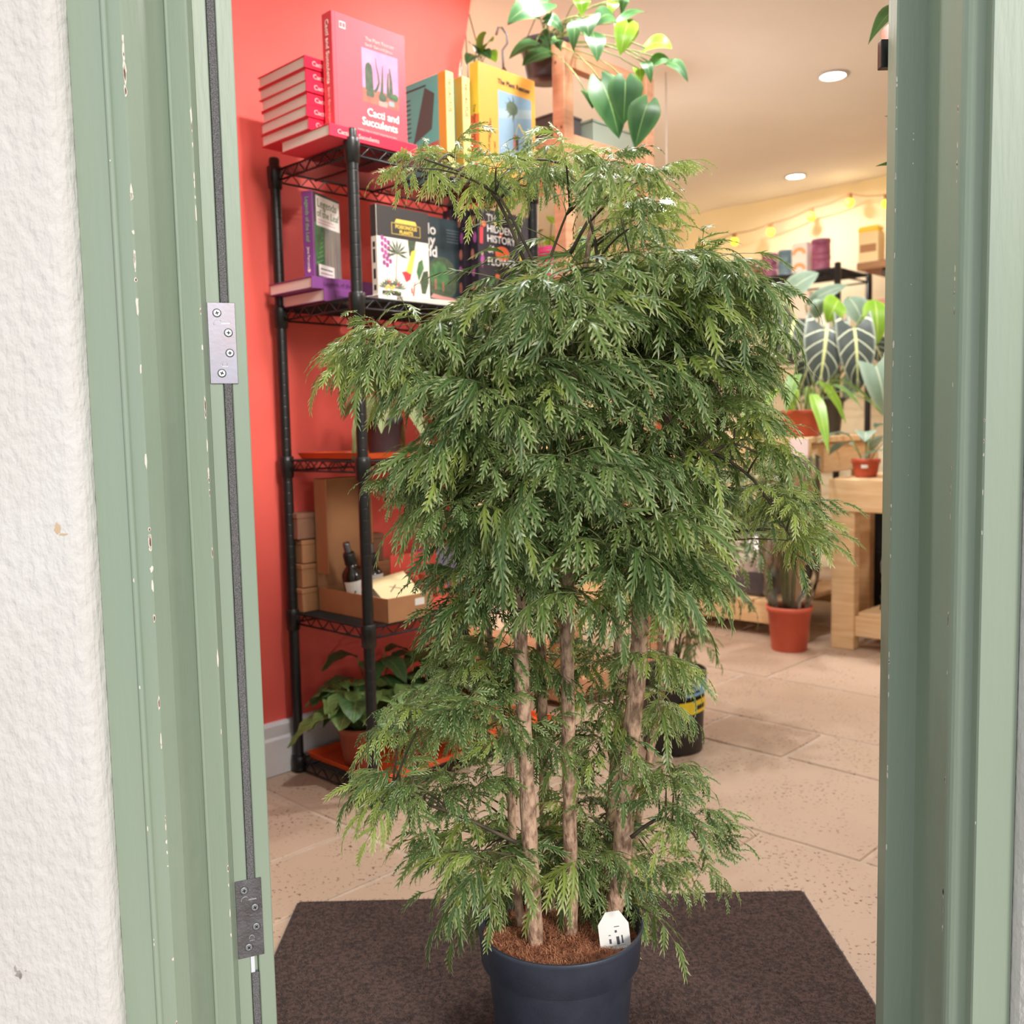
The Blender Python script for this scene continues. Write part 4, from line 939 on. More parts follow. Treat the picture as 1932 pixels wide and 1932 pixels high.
# ------------------------------------------------------------------ pine benches
def bench(loc, L_, D_, top, label, lw=.084, lt=.046):
    """local x: depth (away from the aisle), local y: along the aisle"""
    root = thing('wooden_bench', loc, label, 'bench', ROT)
    for y in (0, L_ - lw):
        for x in (0, D_ - lt): MB().box((x, y, 0), (x + lt, y + lw, top - .118)).build('leg', m_wood, root, bevel=.002, seg=1)
    for x in (-.006, D_ - .03): MB().box((x, -.01, top - .118), (x + .036, L_ + .01, top - .002)).build('top_rail', m_woodh, root, bevel=.002, seg=1)
    n = 5; wd = (D_ - .07) / n
    for k in range(n): MB().box((.034 + wd * k, -.005, top - .022), (.034 + wd * (k + 1) - .006, L_ + .005, top)).build('top_board', m_woodh, root, bevel=.0015, seg=1)
    for y in (.0, L_ - lw): MB().box((lt, y + .02, top - .14), (D_ - lt, y + .056, top - .03)).build('cross_rail', m_wood, root, bevel=.002, seg=1)
    for x in (.012, D_ - .045): MB().box((x, lw, .050), (x + .03, L_ - lw, .122)).build('lower_rail', m_woodh, root, bevel=.002, seg=1)
    n = max(4, int((L_ - .17) / .13)); wd = (L_ - 2 * lw) / n
    for k in range(n): MB().box((.012, lw + wd * k, .122), (D_ - .012, lw + wd * (k + 1) - .012, .138)).build('lower_slat', m_woodh, root, bevel=.0015, seg=1)
    return root
bench(P(3.27, 0.35), 1.19, .62, .617, 'lower pine bench at the right with small terracotta pots and a foil bag underneath')
bench(P(3.27, 1.645), 1.30, .62, .765, 'taller pine bench left of the gap with large terracotta pots on it')
# compost bags on the lower slats
m_foil = M('silver_foil', (176, 178, 184), .25, .7, col2=(226, 226, 230), vs=18, bump=.8, bs=22)
m_bagg = M('charcoal_bag', (86, 82, 88), .4, col2=(66, 62, 68), vs=14, bump=.5, bs=26)
def bag(loc, label, wd, h, th, foil_lo, foil_hi):
    root = thing('compost_bag', loc, label, 'bag', ROT - math.pi / 2, 'compost bags under the benches')
    rr = random.Random(label); nz, nx = 14, 12
    def ringpt(z, k):
        f = z / h; a = 2 * math.pi * k / (2 * nx); sq = lambda c: math.copysign(abs(c) ** .55, c)
        tt = th * (.5 - .42 * max(0, f - .55) / .45) if f > .55 else th * .5
        return (sq(math.cos(a)) * wd * .5 * (1 - .04 * math.sin(f * 3)) + rr.uniform(-.004, .004), sq(math.sin(a)) * tt + rr.uniform(-.004, .004), z + (rr.uniform(-.004, .004) if 0 < f < 1 else 0))
    rings = [[ringpt(h * i / nz, k) for k in range(2 * nx)] for i in range(nz + 1)]
    def part(i0, i1, nm, mt):
        vs = [p for r_ in rings[i0:i1 + 1] for p in r_]; n = 2 * nx
        fs = [(i * n + k, i * n + (k + 1) % n, (i + 1) * n + (k + 1) % n, (i + 1) * n + k) for i in range(i1 - i0) for k in range(n)]
        if i0 == 0: fs.append(tuple(range(n - 1, -1, -1)))
        if i1 == nz: fs.append(tuple((i1 - i0) * n + k for k in range(n)))
        return MB().add(vs, fs, 0, True).build(nm, mt, root)
    a, b_ = int(nz * foil_lo), int(nz * foil_hi)
    part(0, a, 'bag_base', m_bagg); part(a, b_, 'foil_panel', m_foil); part(b_, nz, 'bag_top', M('black_bag', (42, 40, 43), .35, col2=(30, 28, 30), vs=12, bump=.4, bs=30))
    return root
bag(P(3.43, 1.325, .140), 'tall grey and silver compost bag under the right bench', .17, .285, .15, .32, .72)
bag(P(3.43, 1.13, .140), 'compost bag under the right bench beside the door jamb', .17, .28, .15, .35, .75)
bag(P(3.43, 1.93, .140), 'silver topped compost bag under the left bench behind the sleeved plant', .18, .27, .16, .42, .90)
bag(P(3.43, 2.16, .140), 'pale grey compost bag under the left bench by the tree', .18, .23, .15, .75, .92)
MB_dark = M('shade_black', (30, 28, 30), .9)
dk = thing('added_shade_block', P(3.96, 1.32, .0), 'black blocks added for the dark shade behind the gap between the benches', 'shade_block', ROT)  # dark blocks added in place of the shade behind the bench gap
MB().box((0, 0, 0), (.24, .46, .27)).build('lower_shade_block', MB_dark, dk, bevel=.004); MB().box((.01, .01, .272), (.23, .45, .54)).build('upper_shade_block', MB_dark, dk, bevel=.004)

# small pots on the right bench
zb = .618
rosette('potted_plant', P(3.375, 1.462, zb), 'round grey-leaved plant in a small terracotta pot at the bench end', .050, .066, m_terra, [g_grey], 6, .16, .085, .13, 41, group='small pots on the right bench', droop=.35)
rosette('potted_plant', P(3.385, 1.345, zb), 'small terracotta pot with a grey-leaved plant, second from the bench end', .036, .058, m_terra, [g_grey], 6, .12, .05, .10, 42, group='small pots on the right bench', droop=.4)
rosette('potted_plant', P(3.40, 1.225, zb), 'small terracotta pot with a leafy plant, closest to the door jamb on the bench', .040, .06, m_terra, [g_mid, g_grey], 7, .14, .055, .12, 43, group='small pots on the right bench', droop=.4)
st = thing('pot_sticker', P(3.325, 1.445, zb + .040), 'white price sticker on the small terracotta pot at the bench end', 'sticker')
MB().box((-.012, -.0015, -.006), (.012, .0, .006)).build('paper', m_paper, st)
st.rotation_euler = (0, 0, math.radians(-15))
# large pots on the left bench
zl = .766
rosette('potted_plant', P(3.40, 1.72, zl), 'large terracotta pot with drooping yellow-green leaves at the left bench end', .078, .10, m_terra, [g_mid, g_aloc2], 12, .24, .05, .17, 44, droop=.9)
rosette('potted_plant', P(3.40, 1.90, zl), 'terracotta pot half hidden by the tree on the left bench', .05, .085, m_terra, [g_mid], 9, .18, .05, .14, 45)
rosette('potted_plant', P(3.45, 2.46, zl), 'leafy plant in a terracotta pot behind the tree crown on the left bench', .06, .09, m_terra, [g_mid, g_prim], 12, .2, .06, .2, 46)
tgp = thing('price_card', P(3.262, 1.628, .652), 'pale pink price card hung on the end of the left bench', 'card', ROT)
MB().box((-.004, 0, 0), (0.0, .075, .108)).build('sheet', M('pale_pink_card', (238, 212, 214), .7), tgp)
# orchid
orc = P(3.42, 2.215, zl); oo = thing('orchid', orc, 'pink flowering orchid seen through the tree crown', 'orchid')
pot(oo, .05, .09, m_terra)
stem_pts = [orc + V((0, 0, .08)), orc + V((0, -.01, .26)), at(1310, 625, 3.95), at(1296, 640, 3.9)]
MB().tube([p_ - orc for p_ in stem_pts], .003, 6).build('flower_stem', m_stem, oo)
m_pet = M('pink_petal', (240, 164, 204), .5, col2=(228, 130, 184), vs=40); m_pet2 = M('magenta_lip', (206, 72, 140), .5)
for (qx, qy) in ((1292, 634), (1302, 645), (1310, 632)):
    c_ = at(qx, qy, 3.88 + random.uniform(-.02, .02)) - orc; mb = MB()
    for k in range(5):
        a = 2 * math.pi * k / 5 + random.uniform(-.2, .2); r_ = .024
        pts = [(0, 0)] + [(r_ * (.9 * math.cos(a) + .42 * math.cos(a + s_) * .9), r_ * (.9 * math.sin(a) + .42 * math.sin(a + s_) * .9)) for s_ in (-1.4, -.5, .5, 1.4)]
        mb.add([(x, -.004 * math.hypot(x, z) / r_, z) for x, z in pts], [(0, 1, 2, 3, 4)], 0)
    mb.add([(-.005, -.006, -.008), (.005, -.006, -.008), (.004, -.008, .003), (-.004, -.008, .003)], [(0, 1, 2, 3)], 1)
    fo = mb.build('flower', [m_pet, m_pet2], oo); fo.location = c_
for k in range(4):
    a = 1.6 * k; d = V((math.cos(a), math.sin(a), 0)); leaf(oo, orc, orc + V((0, 0, .08)), orc + d * .09 + V((0, 0, .14)), orc + d * .17 + V((0, 0, .07)), .05, g_mid, 'strap', (0, 0, 1))

# alocasia group behind the right bench
alc = P(3.74, 1.80, .766)
al = thing('alocasia', alc, 'alocasia with dark arrow leaves and silver veins behind the bench', 'potted plant')
pot(al, .085, .15, m_potblk)
AL = [((1560, 622), (1545, 735), 105, 3.92, 0), ((1612, 620), (1618, 742), 92, 3.86, 0), ((1500, 600), (1478, 690), 110, 3.98, 0), ((1652, 690), (1672, 790), 80, 3.8, 3), ((1640, 640), (1668, 690), 60, 4.0, 0),
      ((1650, 565), (1655, 650), 56, 3.95, 1), ((1583, 565), (1560, 610), 48, 4.0, 1), ((1478, 560), (1545, 515), 40, 4.1, 2), ((1545, 600), (1537, 565), 34, 4.0, 2), ((1600, 560), (1632, 620), 50, 4.15, 2), ((1520, 575), (1600, 538), 26, 4.15, 2), ((1625, 690), (1590, 760), 60, 4.0, 3), ((1530, 680), (1500, 760), 60, 4.1, 0)]
for (b_, t_, w_, Y_, kd) in AL:
    B_ = at(*b_, Y_); T_ = at(*t_, Y_ - .03); mid = B_.lerp(T_, .45) + V((-.01, -.05, .02))
    c_ = alc + V((random.uniform(-.03, .03), random.uniform(-.03, .03), .13))
    leaf(al, alc, B_, mid, T_, w_ * Y_ / FPX, (g_aloc, g_aloc2, g_grey, g_grey)[kd], 'arrow' if kd in (0, 3) else 'ovate', (random.uniform(-.25, .25), -1, .3), c_, fold=.06, n=12, pr=.004, crownmid=c_.lerp(B_, .55) + V((0, 0, .10)))

# terracotta pot with a plant in a clear sleeve, standing on the floor
sp_c = P(3.105, 1.64) ; sp_c = V((1.005, 3.40, 0))
sv = thing('sleeved_plant', sp_c, 'plant in a clear plastic sleeve and orange terracotta pot on the floor', 'potted plant')
MB().lathe([(.0001, 0.0), (.060, 0), (.062, .004), (.076, .142), (.081, .143), (.083, .163), (.079, .163), (.072, .14), (.058, .006), (.0001, .006)], 36).build('pot', m_terra, sv)
MB().disc(.072, .145).build('soil', m_soil, sv)
mfilm = bpy.data.materials.new('clear_film'); mfilm.use_nodes = True; nt = mfilm.node_tree
gl = nt.nodes.new('ShaderNodeBsdfGlossy'); gl.inputs['Roughness'].default_value = .12; tp_ = nt.nodes.new('ShaderNodeBsdfTransparent'); tp_.inputs['Color'].default_value = (.76, .74, .72, 1)
lw_ = nt.nodes.new('ShaderNodeFresnel'); lw_.inputs['IOR'].default_value = 1.7; mx_ = nt.nodes.new('ShaderNodeMixShader')
nt.links.new(lw_.outputs[0], mx_.inputs[0]); nt.links.new(tp_.outputs[0], mx_.inputs[1]); nt.links.new(gl.outputs[0], mx_.inputs[2]); nt.links.new(mx_.outputs[0], nt.nodes['Material Output'].inputs['Surface'])
rr = random.Random(8); n = 40; vs = []; fs = []
zz = [.12, .165, .20, .26, .34, .44, .54, .64, .70]
for i, z in enumerate(zz):
    base_r = (.055, .066, .082, .095, .104, .108, .108, .106, .106)[i]
    for k in range(n):
        a = 2 * math.pi * k / n; wr = (.010 if i in (1, 2) else .004) * math.sin(a * 7 + i) + rr.uniform(-.003, .003)
        vs.append(((base_r + wr) * math.cos(a), (base_r + wr) * math.sin(a), z + (rr.uniform(-.01, .01) if i == len(zz) - 1 else 0)))
for i in range(len(zz) - 1):
    for k in range(n): fs.append((i * n + k, i * n + (k + 1) % n, (i + 1) * n + (k + 1) % n, (i + 1) * n + k))
MB().add(vs, fs, 0, True).build('plastic_sleeve', mfilm, sv)
for k in range(16):
    a = rr.uniform(0, 6.28); d = V((math.cos(a), math.sin(a), 0)); hh = rr.uniform(.34, .70)
    c_ = sp_c + d * .02 + V((0, 0, .14)); B_ = sp_c + d * rr.uniform(.02, .06) + V((0, 0, hh)); T_ = B_ + d * rr.uniform(.02, .07) + V((0, 0, rr.uniform(.06, .14)))
    leaf(sv, sp_c, B_, B_.lerp(T_, .6) + V((0, 0, .03)), T_, rr.uniform(.03, .05), g_aloc2 if k % 3 else g_mid, 'ovate', (-d.x, -d.y, .6), c_, pr=.0022, wavy=.05)

# ------------------------------------------------------------------ back wall: wire rack with tins, shelf, string lights
bw = thing('wire_shelving_unit', P(4.50, 2.10), 'black wire shelving at the back wall carrying coloured tins', 'shelving unit', ROT)
pm = MB().lathe([(.0001, 0), (.016, 0), (.016, 1.585), (.0001, 1.59)], 12).mesh('post', [m_black])
for x in (0, .36):
    for y in (0, .95): obj('post', pm, bw, Matrix.Translation((x, y, 0)))
for z in (1.56, 1.15, .7, .2):
    mb = MB(); mb.tube([(0, 0, z), (.36, 0, z), (.36, .95, z), (0, .95, z), (0, 0, z)], .006, 6).tube([(0, 0, z - .035), (.36, 0, z - .035), (.36, .95, z - .035), (0, .95, z - .035), (0, 0, z - .035)], .005, 6)
    for k in range(1, 18): mb.tube([(.02 * k, 0, z), (.02 * k, .95, z)], .0025, 4)
    for k in range(24): mb.tube([(0, .95 * k / 24, z), (0, .95 * (k + .5) / 24, z - .035), (0, .95 * (k + 1) / 24, z)], .0025, 4)
    mb.build('shelf', m_black, bw)
TN = 'tins on the back wire shelf'
def tin(b, z, r, h, col, label, a=4.58):
    root = thing('tin', P(a, b, z), label, 'tin', 0, TN)
    mt = M('tin_' + ''.join(f'{c:02x}' for c in col), col, .45, col2=tuple(int(c * .9) for c in col), vs=30)
    MB().lathe([(.0001, 0), (r * .96, 0), (r, .004), (r, h * .74), (.0001, h * .74)], 28).build('can', mt, root)
    MB().lathe([(r * 1.03, h * .74), (r * 1.03, h * .97), (r * .98, h), (.0001, h)], 28).build('lid', mt, root)
zr = 1.567
tin(2.225, zr, .045, .078, (166, 92, 122), 'mauve tin, lower of the tallest pair on the back shelf'); tin(2.225, zr + .0785, .045, .078, (156, 84, 116), 'mauve tin, upper of the tallest pair on the back shelf')
tin(2.415, zr, .038, .064, (122, 152, 166), 'blue-grey tin, lower of its pair on the back shelf'); tin(2.415, zr + .0645, .038, .064, (116, 146, 162), 'blue-grey tin, upper of its pair on the back shelf')
tin(2.505, zr, .040, .064, (170, 100, 126), 'pink-mauve tin, lower of the pair left of the blue tins'); tin(2.505, zr + .0645, .040, .060, (160, 92, 118), 'pink-mauve tin, upper of the pair left of the blue tins')
tin(2.595, zr, .040, .105, (136, 106, 72), 'brown tin at the far left of the back shelf')
pk = thing('paper_bag', P(4.55, 2.285, zr), 'white paper bag with an orange curved pattern between the tins', 'bag', ROT)
MB().box((0, 0, 0), (.06, .085, .155)).build('bag_body', M('white_bag', (248, 240, 230), .7), pk, bevel=.006)
pr = MB()
for zc in (.018, .095):
    pts = [(-.0006, .0425 + .038 * math.cos(a), zc + .035 * math.sin(a)) for a in np.linspace(0, math.pi, 10)] + [(-.0006, .0425 + .020 * math.cos(a), zc + .016 * math.sin(a)) for a in np.linspace(math.pi, 0, 10)]
    for i in range(9): pr.poly([pts[i], pts[i + 1], pts[18 - i], pts[19 - i]][::-1])
pr.build('bag_print', M('ink_apricot', (246, 178, 120), .7), pk)
ws = thing('wall_shelf', P(4.62, 1.0, 1.555), 'brown wooden shelf with packets right of the black wire rack', 'shelf', ROT)
MB().box((0, 0, 0), (.36, 1.06, .035)).build('board', M('mid_brown_wood', (168, 124, 84), .6, col2=(150, 106, 70), vs=8, stretch=(6, 1, 6)), ws, bevel=.002)
for y in (.1, .92): MB().box((.30, y, -.16), (.36, y + .03, 0)).box((.04, y, -.03), (.34, y + .03, 0)).build('bracket', m_black, ws)
def packet(b, w_, h_, d_, col, label, band=None, z=1.591, cat='packet'):
    root = thing('packet', P(4.66, b, z), label, cat, ROT)
    mt = M('pkt_' + ''.join(f'{c:02x}' for c in col), col, .6)
    MB().box((0, 0, 0), (d_, w_, h_)).build('carton', mt, root, bevel=.003)
    if band:
        MB().box((-.0012, w_ * .1, h_ * .35), (0, w_ * .9, h_ * .6)).build('printed_band', M('pkb_' + ''.join(f'{c:02x}' for c in band), band, .6), root)
packet(2.10 - .13, .10, .15, .08, (244, 222, 168), 'cream packet with a yellow lid at the left end of the wooden shelf', (176, 128, 84))
pl = thing('yellow_pouch', P(4.67, 1.975, 1.742), 'bright yellow pouch lying on the cream packet', 'pouch', ROT); MB().box((0, 0, 0), (.07, .105, .030)).build('pouch_body', M('yellow_pouch', (252, 216, 72), .5), pl, bevel=.01)
packet(1.86, .06, .13, .06, (206, 150, 104), 'brown packet next to the cream packet on the wooden shelf', (244, 226, 190))
packet(1.775, .07, .12, .06, (238, 214, 164), 'cream and blue packet in the middle of the wooden shelf', (124, 140, 160))
packet(1.66, .10, .14, .06, (240, 220, 170), 'wide cream packet with a blue band by the door jamb', (150, 164, 176))
packet(1.68, .09, .06, .06, (250, 90, 140), 'hot pink packet hanging below the wooden shelf', None, 1.43)
dsp = thing('display_box', P(4.66, 1.72, 1.18), 'pale pink gift boxes below the wooden shelf', 'box', ROT); MB().box((0, 0, 0), (.2, .36, .2)).build('carton', M('blush_card', (232, 196, 186), .7), dsp, bevel=.004); MB().box((-.002, -.002, .2), (.202, .362, .23)).build('lid', M('blush_lid', (206, 150, 128), .7), dsp, bevel=.003)
ws2 = thing('wall_shelf', P(4.62, 1.0, 1.14), 'lower brown wooden shelf beneath the packets', 'shelf', ROT); MB().box((0, 0, 0), (.36, 1.06, .035)).build('board', M('mid_brown_wood', (168, 124, 84)), ws2, bevel=.002)
for y in (.1, .92): MB().box((.30, y, -.16), (.36, y + .03, 0)).box((.04, y, -.03), (.34, y + .03, 0)).build('bracket', m_black, ws2)
for k, (b_, col, lab) in enumerate(((2.17, (244, 240, 232), 'white carton on the back rack below the mauve tins'), (2.40, (236, 244, 230), 'white and green carton on the back rack under the blue tins'), (2.28, (238, 214, 196), 'blush carton on the back rack between the white cartons'))):
    root = thing('carton', P(4.56, b_, 1.157), lab, 'box', ROT); MB().box((0, 0, 0), (.16, .10, .24 + .04 * k)).build('carton_body', M('carton%d' % k, col, .7), root, bevel=.003)
    MB().box((-.001, .02, .05), (0, .08, .14)).build('printed_panel', M('carton_p%d' % k, ((196, 220, 150), (150, 200, 90), (214, 160, 130))[k], .7), root)

sl_ = thing('string_lights', P(5.0, 2.5, 1.9), 'string of round yellow bulbs sagging along the cream back wall', 'string lights')
R_ = P(5.0, 2.5, 1.9)
BL = [(3.20, 1.862), (2.961, 1.876), (2.731, 1.895), (2.486, 1.939), (2.27, 1.975), (2.075, 1.936), (1.85, 1.95), (1.62, 1.97), (1.38, 1.99)]
cpts = []
for i in range(len(BL) - 1):
    for k in range(4):
        t = k / 4; b_ = BL[i][0] + (BL[i + 1][0] - BL[i][0]) * t; z_ = BL[i][1] + (BL[i + 1][1] - BL[i][1]) * t + .045 - .010 * math.sin(math.pi * t)
        cpts.append(P(5.0, b_, z_) - R_)
MB().tube(cpts, .003, 6).build('cable', M('tan_cable', (170, 124, 84), .6), sl_)
m_bulb = M('lit_yellow_bulb', (255, 224, 90), .4, emit=(255, 222, 48), es=1.3)
sk = MB().lathe([(.012, .018), (.013, .045), (.0001, .046)], 12).mesh('socket', [M('tan_cable', (170, 124, 84))])
bm_ = MB().lathe([(.0001, -.026), (.012, -.023), (.021, -.013), (.024, 0), (.020, .012), (.012, .019)], 16).mesh('bulb', [m_bulb])
for b_, z_ in BL:
    c_ = P(5.0, b_, z_) - R_; s_ = obj('socket', sk, sl_); s_.location = c_; u_ = obj('bulb', bm_, sl_); u_.location = c_
def plight(name, loc, energy, col, size=.03):
    l = bpy.data.lights.new(name, 'POINT'); l.energy = energy; l.color = col; l.shadow_soft_size = size
    o = bpy.data.objects.new(name, l); COL.objects.link(o); o.location = loc; return o
for b_, z_ in BL[::2]: plight('bulb_light', P(4.93, b_, z_ - .02), .42, (1.0, .76, .38))

# ceiling downlights: the first two are fixtures, the rest added to brighten the shop
def downlight(loc, e, label, col=(1, .985, .965), r=.045):
    root = thing('ceiling_light', loc, label, 'ceiling light')
    MB().lathe([(r, .0), (r * 1.25, -.002), (r * 1.28, -.005), (r, -.006)], 28).build('trim_ring', m_white, root)
    MB().disc(r, -.0035).build('lit_lens', M('lit_lens', (255, 250, 240), .4, emit=(255, 246, 230), es=14.0), root)
    l = bpy.data.lights.new('downlight', 'AREA'); l.shape = 'DISK'; l.size = .09; l.energy = e; l.color = col; l.spread = math.radians(170)
    o = bpy.data.objects.new('downlight', l); COL.objects.link(o); o.location = (0, 0, -.012); o.parent = root
    return root
downlight((1.235, 3.66, CEIL), 15, 'round recessed ceiling light nearest the doorway at the right')
downlight((1.53, 5.10, CEIL), 4, 'round recessed ceiling light further back towards the string lights')
downlight((-.35, 3.62, CEIL), 24, 'added unseen ceiling light brightening the room beyond the pine rack')  # added fill lamp, hidden behind the red wall
downlight((-.6, 4.6, CEIL), 14, 'added unseen ceiling light brightening the far left of the shop')  # added out of view to lift the rear left of the room
downlight((.52, 2.25, CEIL), 13, 'added unseen ceiling light brightening the space just inside the doorway')  # added above the frame to brighten the shelves and entrance
downlight((.14, 2.50, CEIL), 4, 'added unseen ceiling light brightening the red wall above the black wire shelving')  # added out of frame to lighten the upper red wall
downlight((-.02, 1.66, CEIL), 11, 'added unseen ceiling light brightening the red wall inside the door')  # unseen lamp added to brighten the near red wall and books
downlight((2.2, 2.9, CEIL), 14, 'added unseen ceiling light brightening the right of the shop')  # unseen fill lamp added for the right side
# spot bulb seen beside the tree top
sbp = at(1258, 385, 3.6)
sb = thing('spot_lamp', sbp, 'bright white spot bulb on a cord beside the tree top', 'lamp')
MB().lathe([(.0001, -.03), (.022, -.024), (.028, -.006), (.022, .012), (.012, .024), (.0001, .024)], 20).build('bulb', M('lit_white_bulb', (255, 252, 246), .4, emit=(255, 250, 240), es=18.0), sb)
MB().lathe([(.013, .022), (.014, .06), (.0001, .062)], 14).build('socket', m_white, sb)
MB().tube([(0, 0, .06), (0, 0, CEIL - sbp.z)], .0025, 6).build('cord', m_white, sb)
plight('spot_light', sbp + V((0, 0, -.06)), 6, (1, .96, .88), .03)

# hanging plant just inside, behind the right jamb: two leaf tips show
rp_c = V((.70, 1.62, 1.42))
rp_ = thing('hanging_plant', rp_c, 'hanging plant behind the right door jamb, two pointed leaf tips showing', 'hanging plant')
MB().lathe([(.0001, -.06), (.05, -.06), (.07, .04), (.066, .04), (.0001, .03)], 24).build('pot', m_terra, rp_)
mb = MB()
for k in range(3): a = 2 * math.pi * k / 3; mb.tube([(.068 * math.cos(a), .068 * math.sin(a), .038), (0, 0, CEIL - rp_c.z)], .0014, 5)
mb.build('hanger_wires', m_black, rp_)
for b_, t_, w_ in (((1735, 262), (1668, 219), 46), ((1745, 322), (1651, 314), 32)):
    B_ = at(*b_, 1.58); T_ = at(*t_, 1.52); leaf(rp_, rp_c, B_, B_.lerp(T_, .5) + V((0, 0, .012)), T_, w_ * 1.55 / FPX, g_phil, 'lance', (.2, -.6, .8), rp_c + V((0, 0, .03)))
for k in range(8):
    a = -1.2 + .42 * k; d = V((math.cos(a), math.sin(a), 0)); c_ = rp_c + V((0, 0, .03)); B_ = c_ + d * .06 + V((0, 0, .07)); T_ = B_ + d * .12 + V((0, 0, -.02)); leaf(rp_, rp_c, B_, B_.lerp(T_, .5) + V((0, 0, .03)), T_, .04, g_phil, 'lance', (0, 0, 1), c_)
lk = thing('door_keep', V((.4545, 1.164, at(1690, 97, 1.16).z)), 'small dark metal latch keep on the inside of the right jamb', 'latch')
MB().box((-.005, 0, -.016), (.012, .012, .016)).build('keep_plate', m_black, lk, bevel=.001)

# ------------------------------------------------------------------ aralia fronds
def make_frond(rs, pairs, coarse, droop):
    dv = rs.uniform(.2, 1.6)
    """compound leaf of unit length along +y, normal +z; returns verts, tris, cr, material index"""
    vs = []; ts = []; cr = []; mi = []
    def mid(t): return np.array([0.0, t, -droop * t * t + .08 * math.sin(t * 3.0)])
    # stalk: three-sided tube
    ns = 6; r0, r1 = .010, .0045
    for i in range(ns + 1):
        t = i / ns; p = mid(t); r = r0 + (r1 - r0) * t
        for k in range(3):
            a = 2 * math.pi * k / 3; vs.append(p + np.array([r * math.cos(a), 0, r * math.sin(a)])); cr.append(.2)
    for i in range(ns):
        for k in range(3):
            a, b, c, d = i * 3 + k, i * 3 + (k + 1) % 3, (i + 1) * 3 + (k + 1) % 3, (i + 1) * 3 + k
            ts += [(a, b, c), (a, c, d)]; mi += [1, 1]
    def leaflet(o, dirv, nrm, L, wdt, lobes, bend):
        side = np.cross(dirv, nrm); side /= np.linalg.norm(side)
        n0 = len(vs); n = lobes
        pts = []
        for j in range(n + 1):
            t = j / n
            pts.append(o + dirv * L * t + nrm * (-bend * L * t * t) + side * (rs.uniform(-.01, .01) * L))
        def bw(t): return wdt * L * (.34 * math.sin(math.pi * min(1, t * .80 + .16)) ** .9 * (1 - .35 * t)) if 0 < t < 1 else (.014 * L if t <= 0 else .002 * L)
        base = len(vs)
        for j, p in enumerate(pts):
            b_ = bw(j / n); vs.append(p); cr.append(0.0)
            for sg in (-1, 1): vs.append(p + side * sg * b_ + nrm * b_ * .45); cr.append(.72)
        for j in range(n):
            c0, c1 = base + j * 3, base + (j + 1) * 3
            for s_ in (0, 1):
                a0, a1 = c0 + 1 + s_, c1 + 1 + s_
                if s_ == 0: ts.extend([(c0, c1, a0), (c1, a1, a0)])
                else: ts.extend([(c0, a0, c1), (c1, a0, a1)])
                mi.extend([0, 0])
                if j == 0 and rs.random() < .5: continue
                sg = -1 if s_ == 0 else 1; t = (j + .4) / n
                env = math.sin(math.pi * (t * .78 + .14)) ** .7; lw = wdt * L * env * rs.uniform(.7, 1.25)
                f0 = rs.uniform(.05, .2); f1 = f0 + .55
                e0 = np.array(vs[a0]) * (1 - f0) + np.array(vs[a1]) * f0; e1 = np.array(vs[a0]) * (1 - f1) + np.array(vs[a1]) * f1
                seg = pts[j + 1] - pts[j]
                tip = pts[j] + seg * (1.25 + .5 * coarse + rs.uniform(-.2, .3)) + side * sg * lw + nrm * (lw * rs.uniform(-.1, .6) - bend * L * .1)
                q = e0 * .45 + tip * .55 + side * sg * lw * .16 - seg * .10
                k0 = len(vs); vs.extend([e0, e1, tip, q]); cr.extend([.72, .72, 1.0, .95])
                if s_ == 0: ts.extend([(k0, k0 + 1, k0 + 2), (k0, k0 + 2, k0 + 3)])
                else: ts.extend([(k0 + 1, k0, k0 + 2), (k0 + 2, k0, k0 + 3)])
                mi.extend([0, 0])
    up = np.array([0, 0, 1.0])
    for i in range(pairs):
        t = .40 + .50 * i / max(1, pairs - .2); p = mid(t)
        for s in (-1, 1):
            ang = math.radians(rs.uniform(44, 64) - 12 * i / pairs); L = (.52 if coarse else .42) * (1 - .35 * abs(i / pairs - .25)) * rs.uniform(.85, 1.15)
            d = np.array([s * math.sin(ang), math.cos(ang), -.12 - .45 * t * dv + rs.uniform(-.45, .30)]); d /= np.linalg.norm(d)
            nr = up + np.array([rs.uniform(-.9, .9), rs.uniform(-.6, .6), 0]); nr -= d * nr.dot(d); nr /= np.linalg.norm(nr)
            leaflet(p, d, nr, L, (.17 if coarse else .20), 7 if coarse else 6, rs.uniform(.1, .7))
    d = mid(1.0) - mid(.9); d /= np.linalg.norm(d); nr = up - d * up.dot(d); nr /= np.linalg.norm(nr)
    leaflet(mid(.98), d, nr, .52 if coarse else .44, .19, 8 if coarse else 6, .4)
    return np.array(vs), np.array(ts), np.array(cr), np.array(mi)

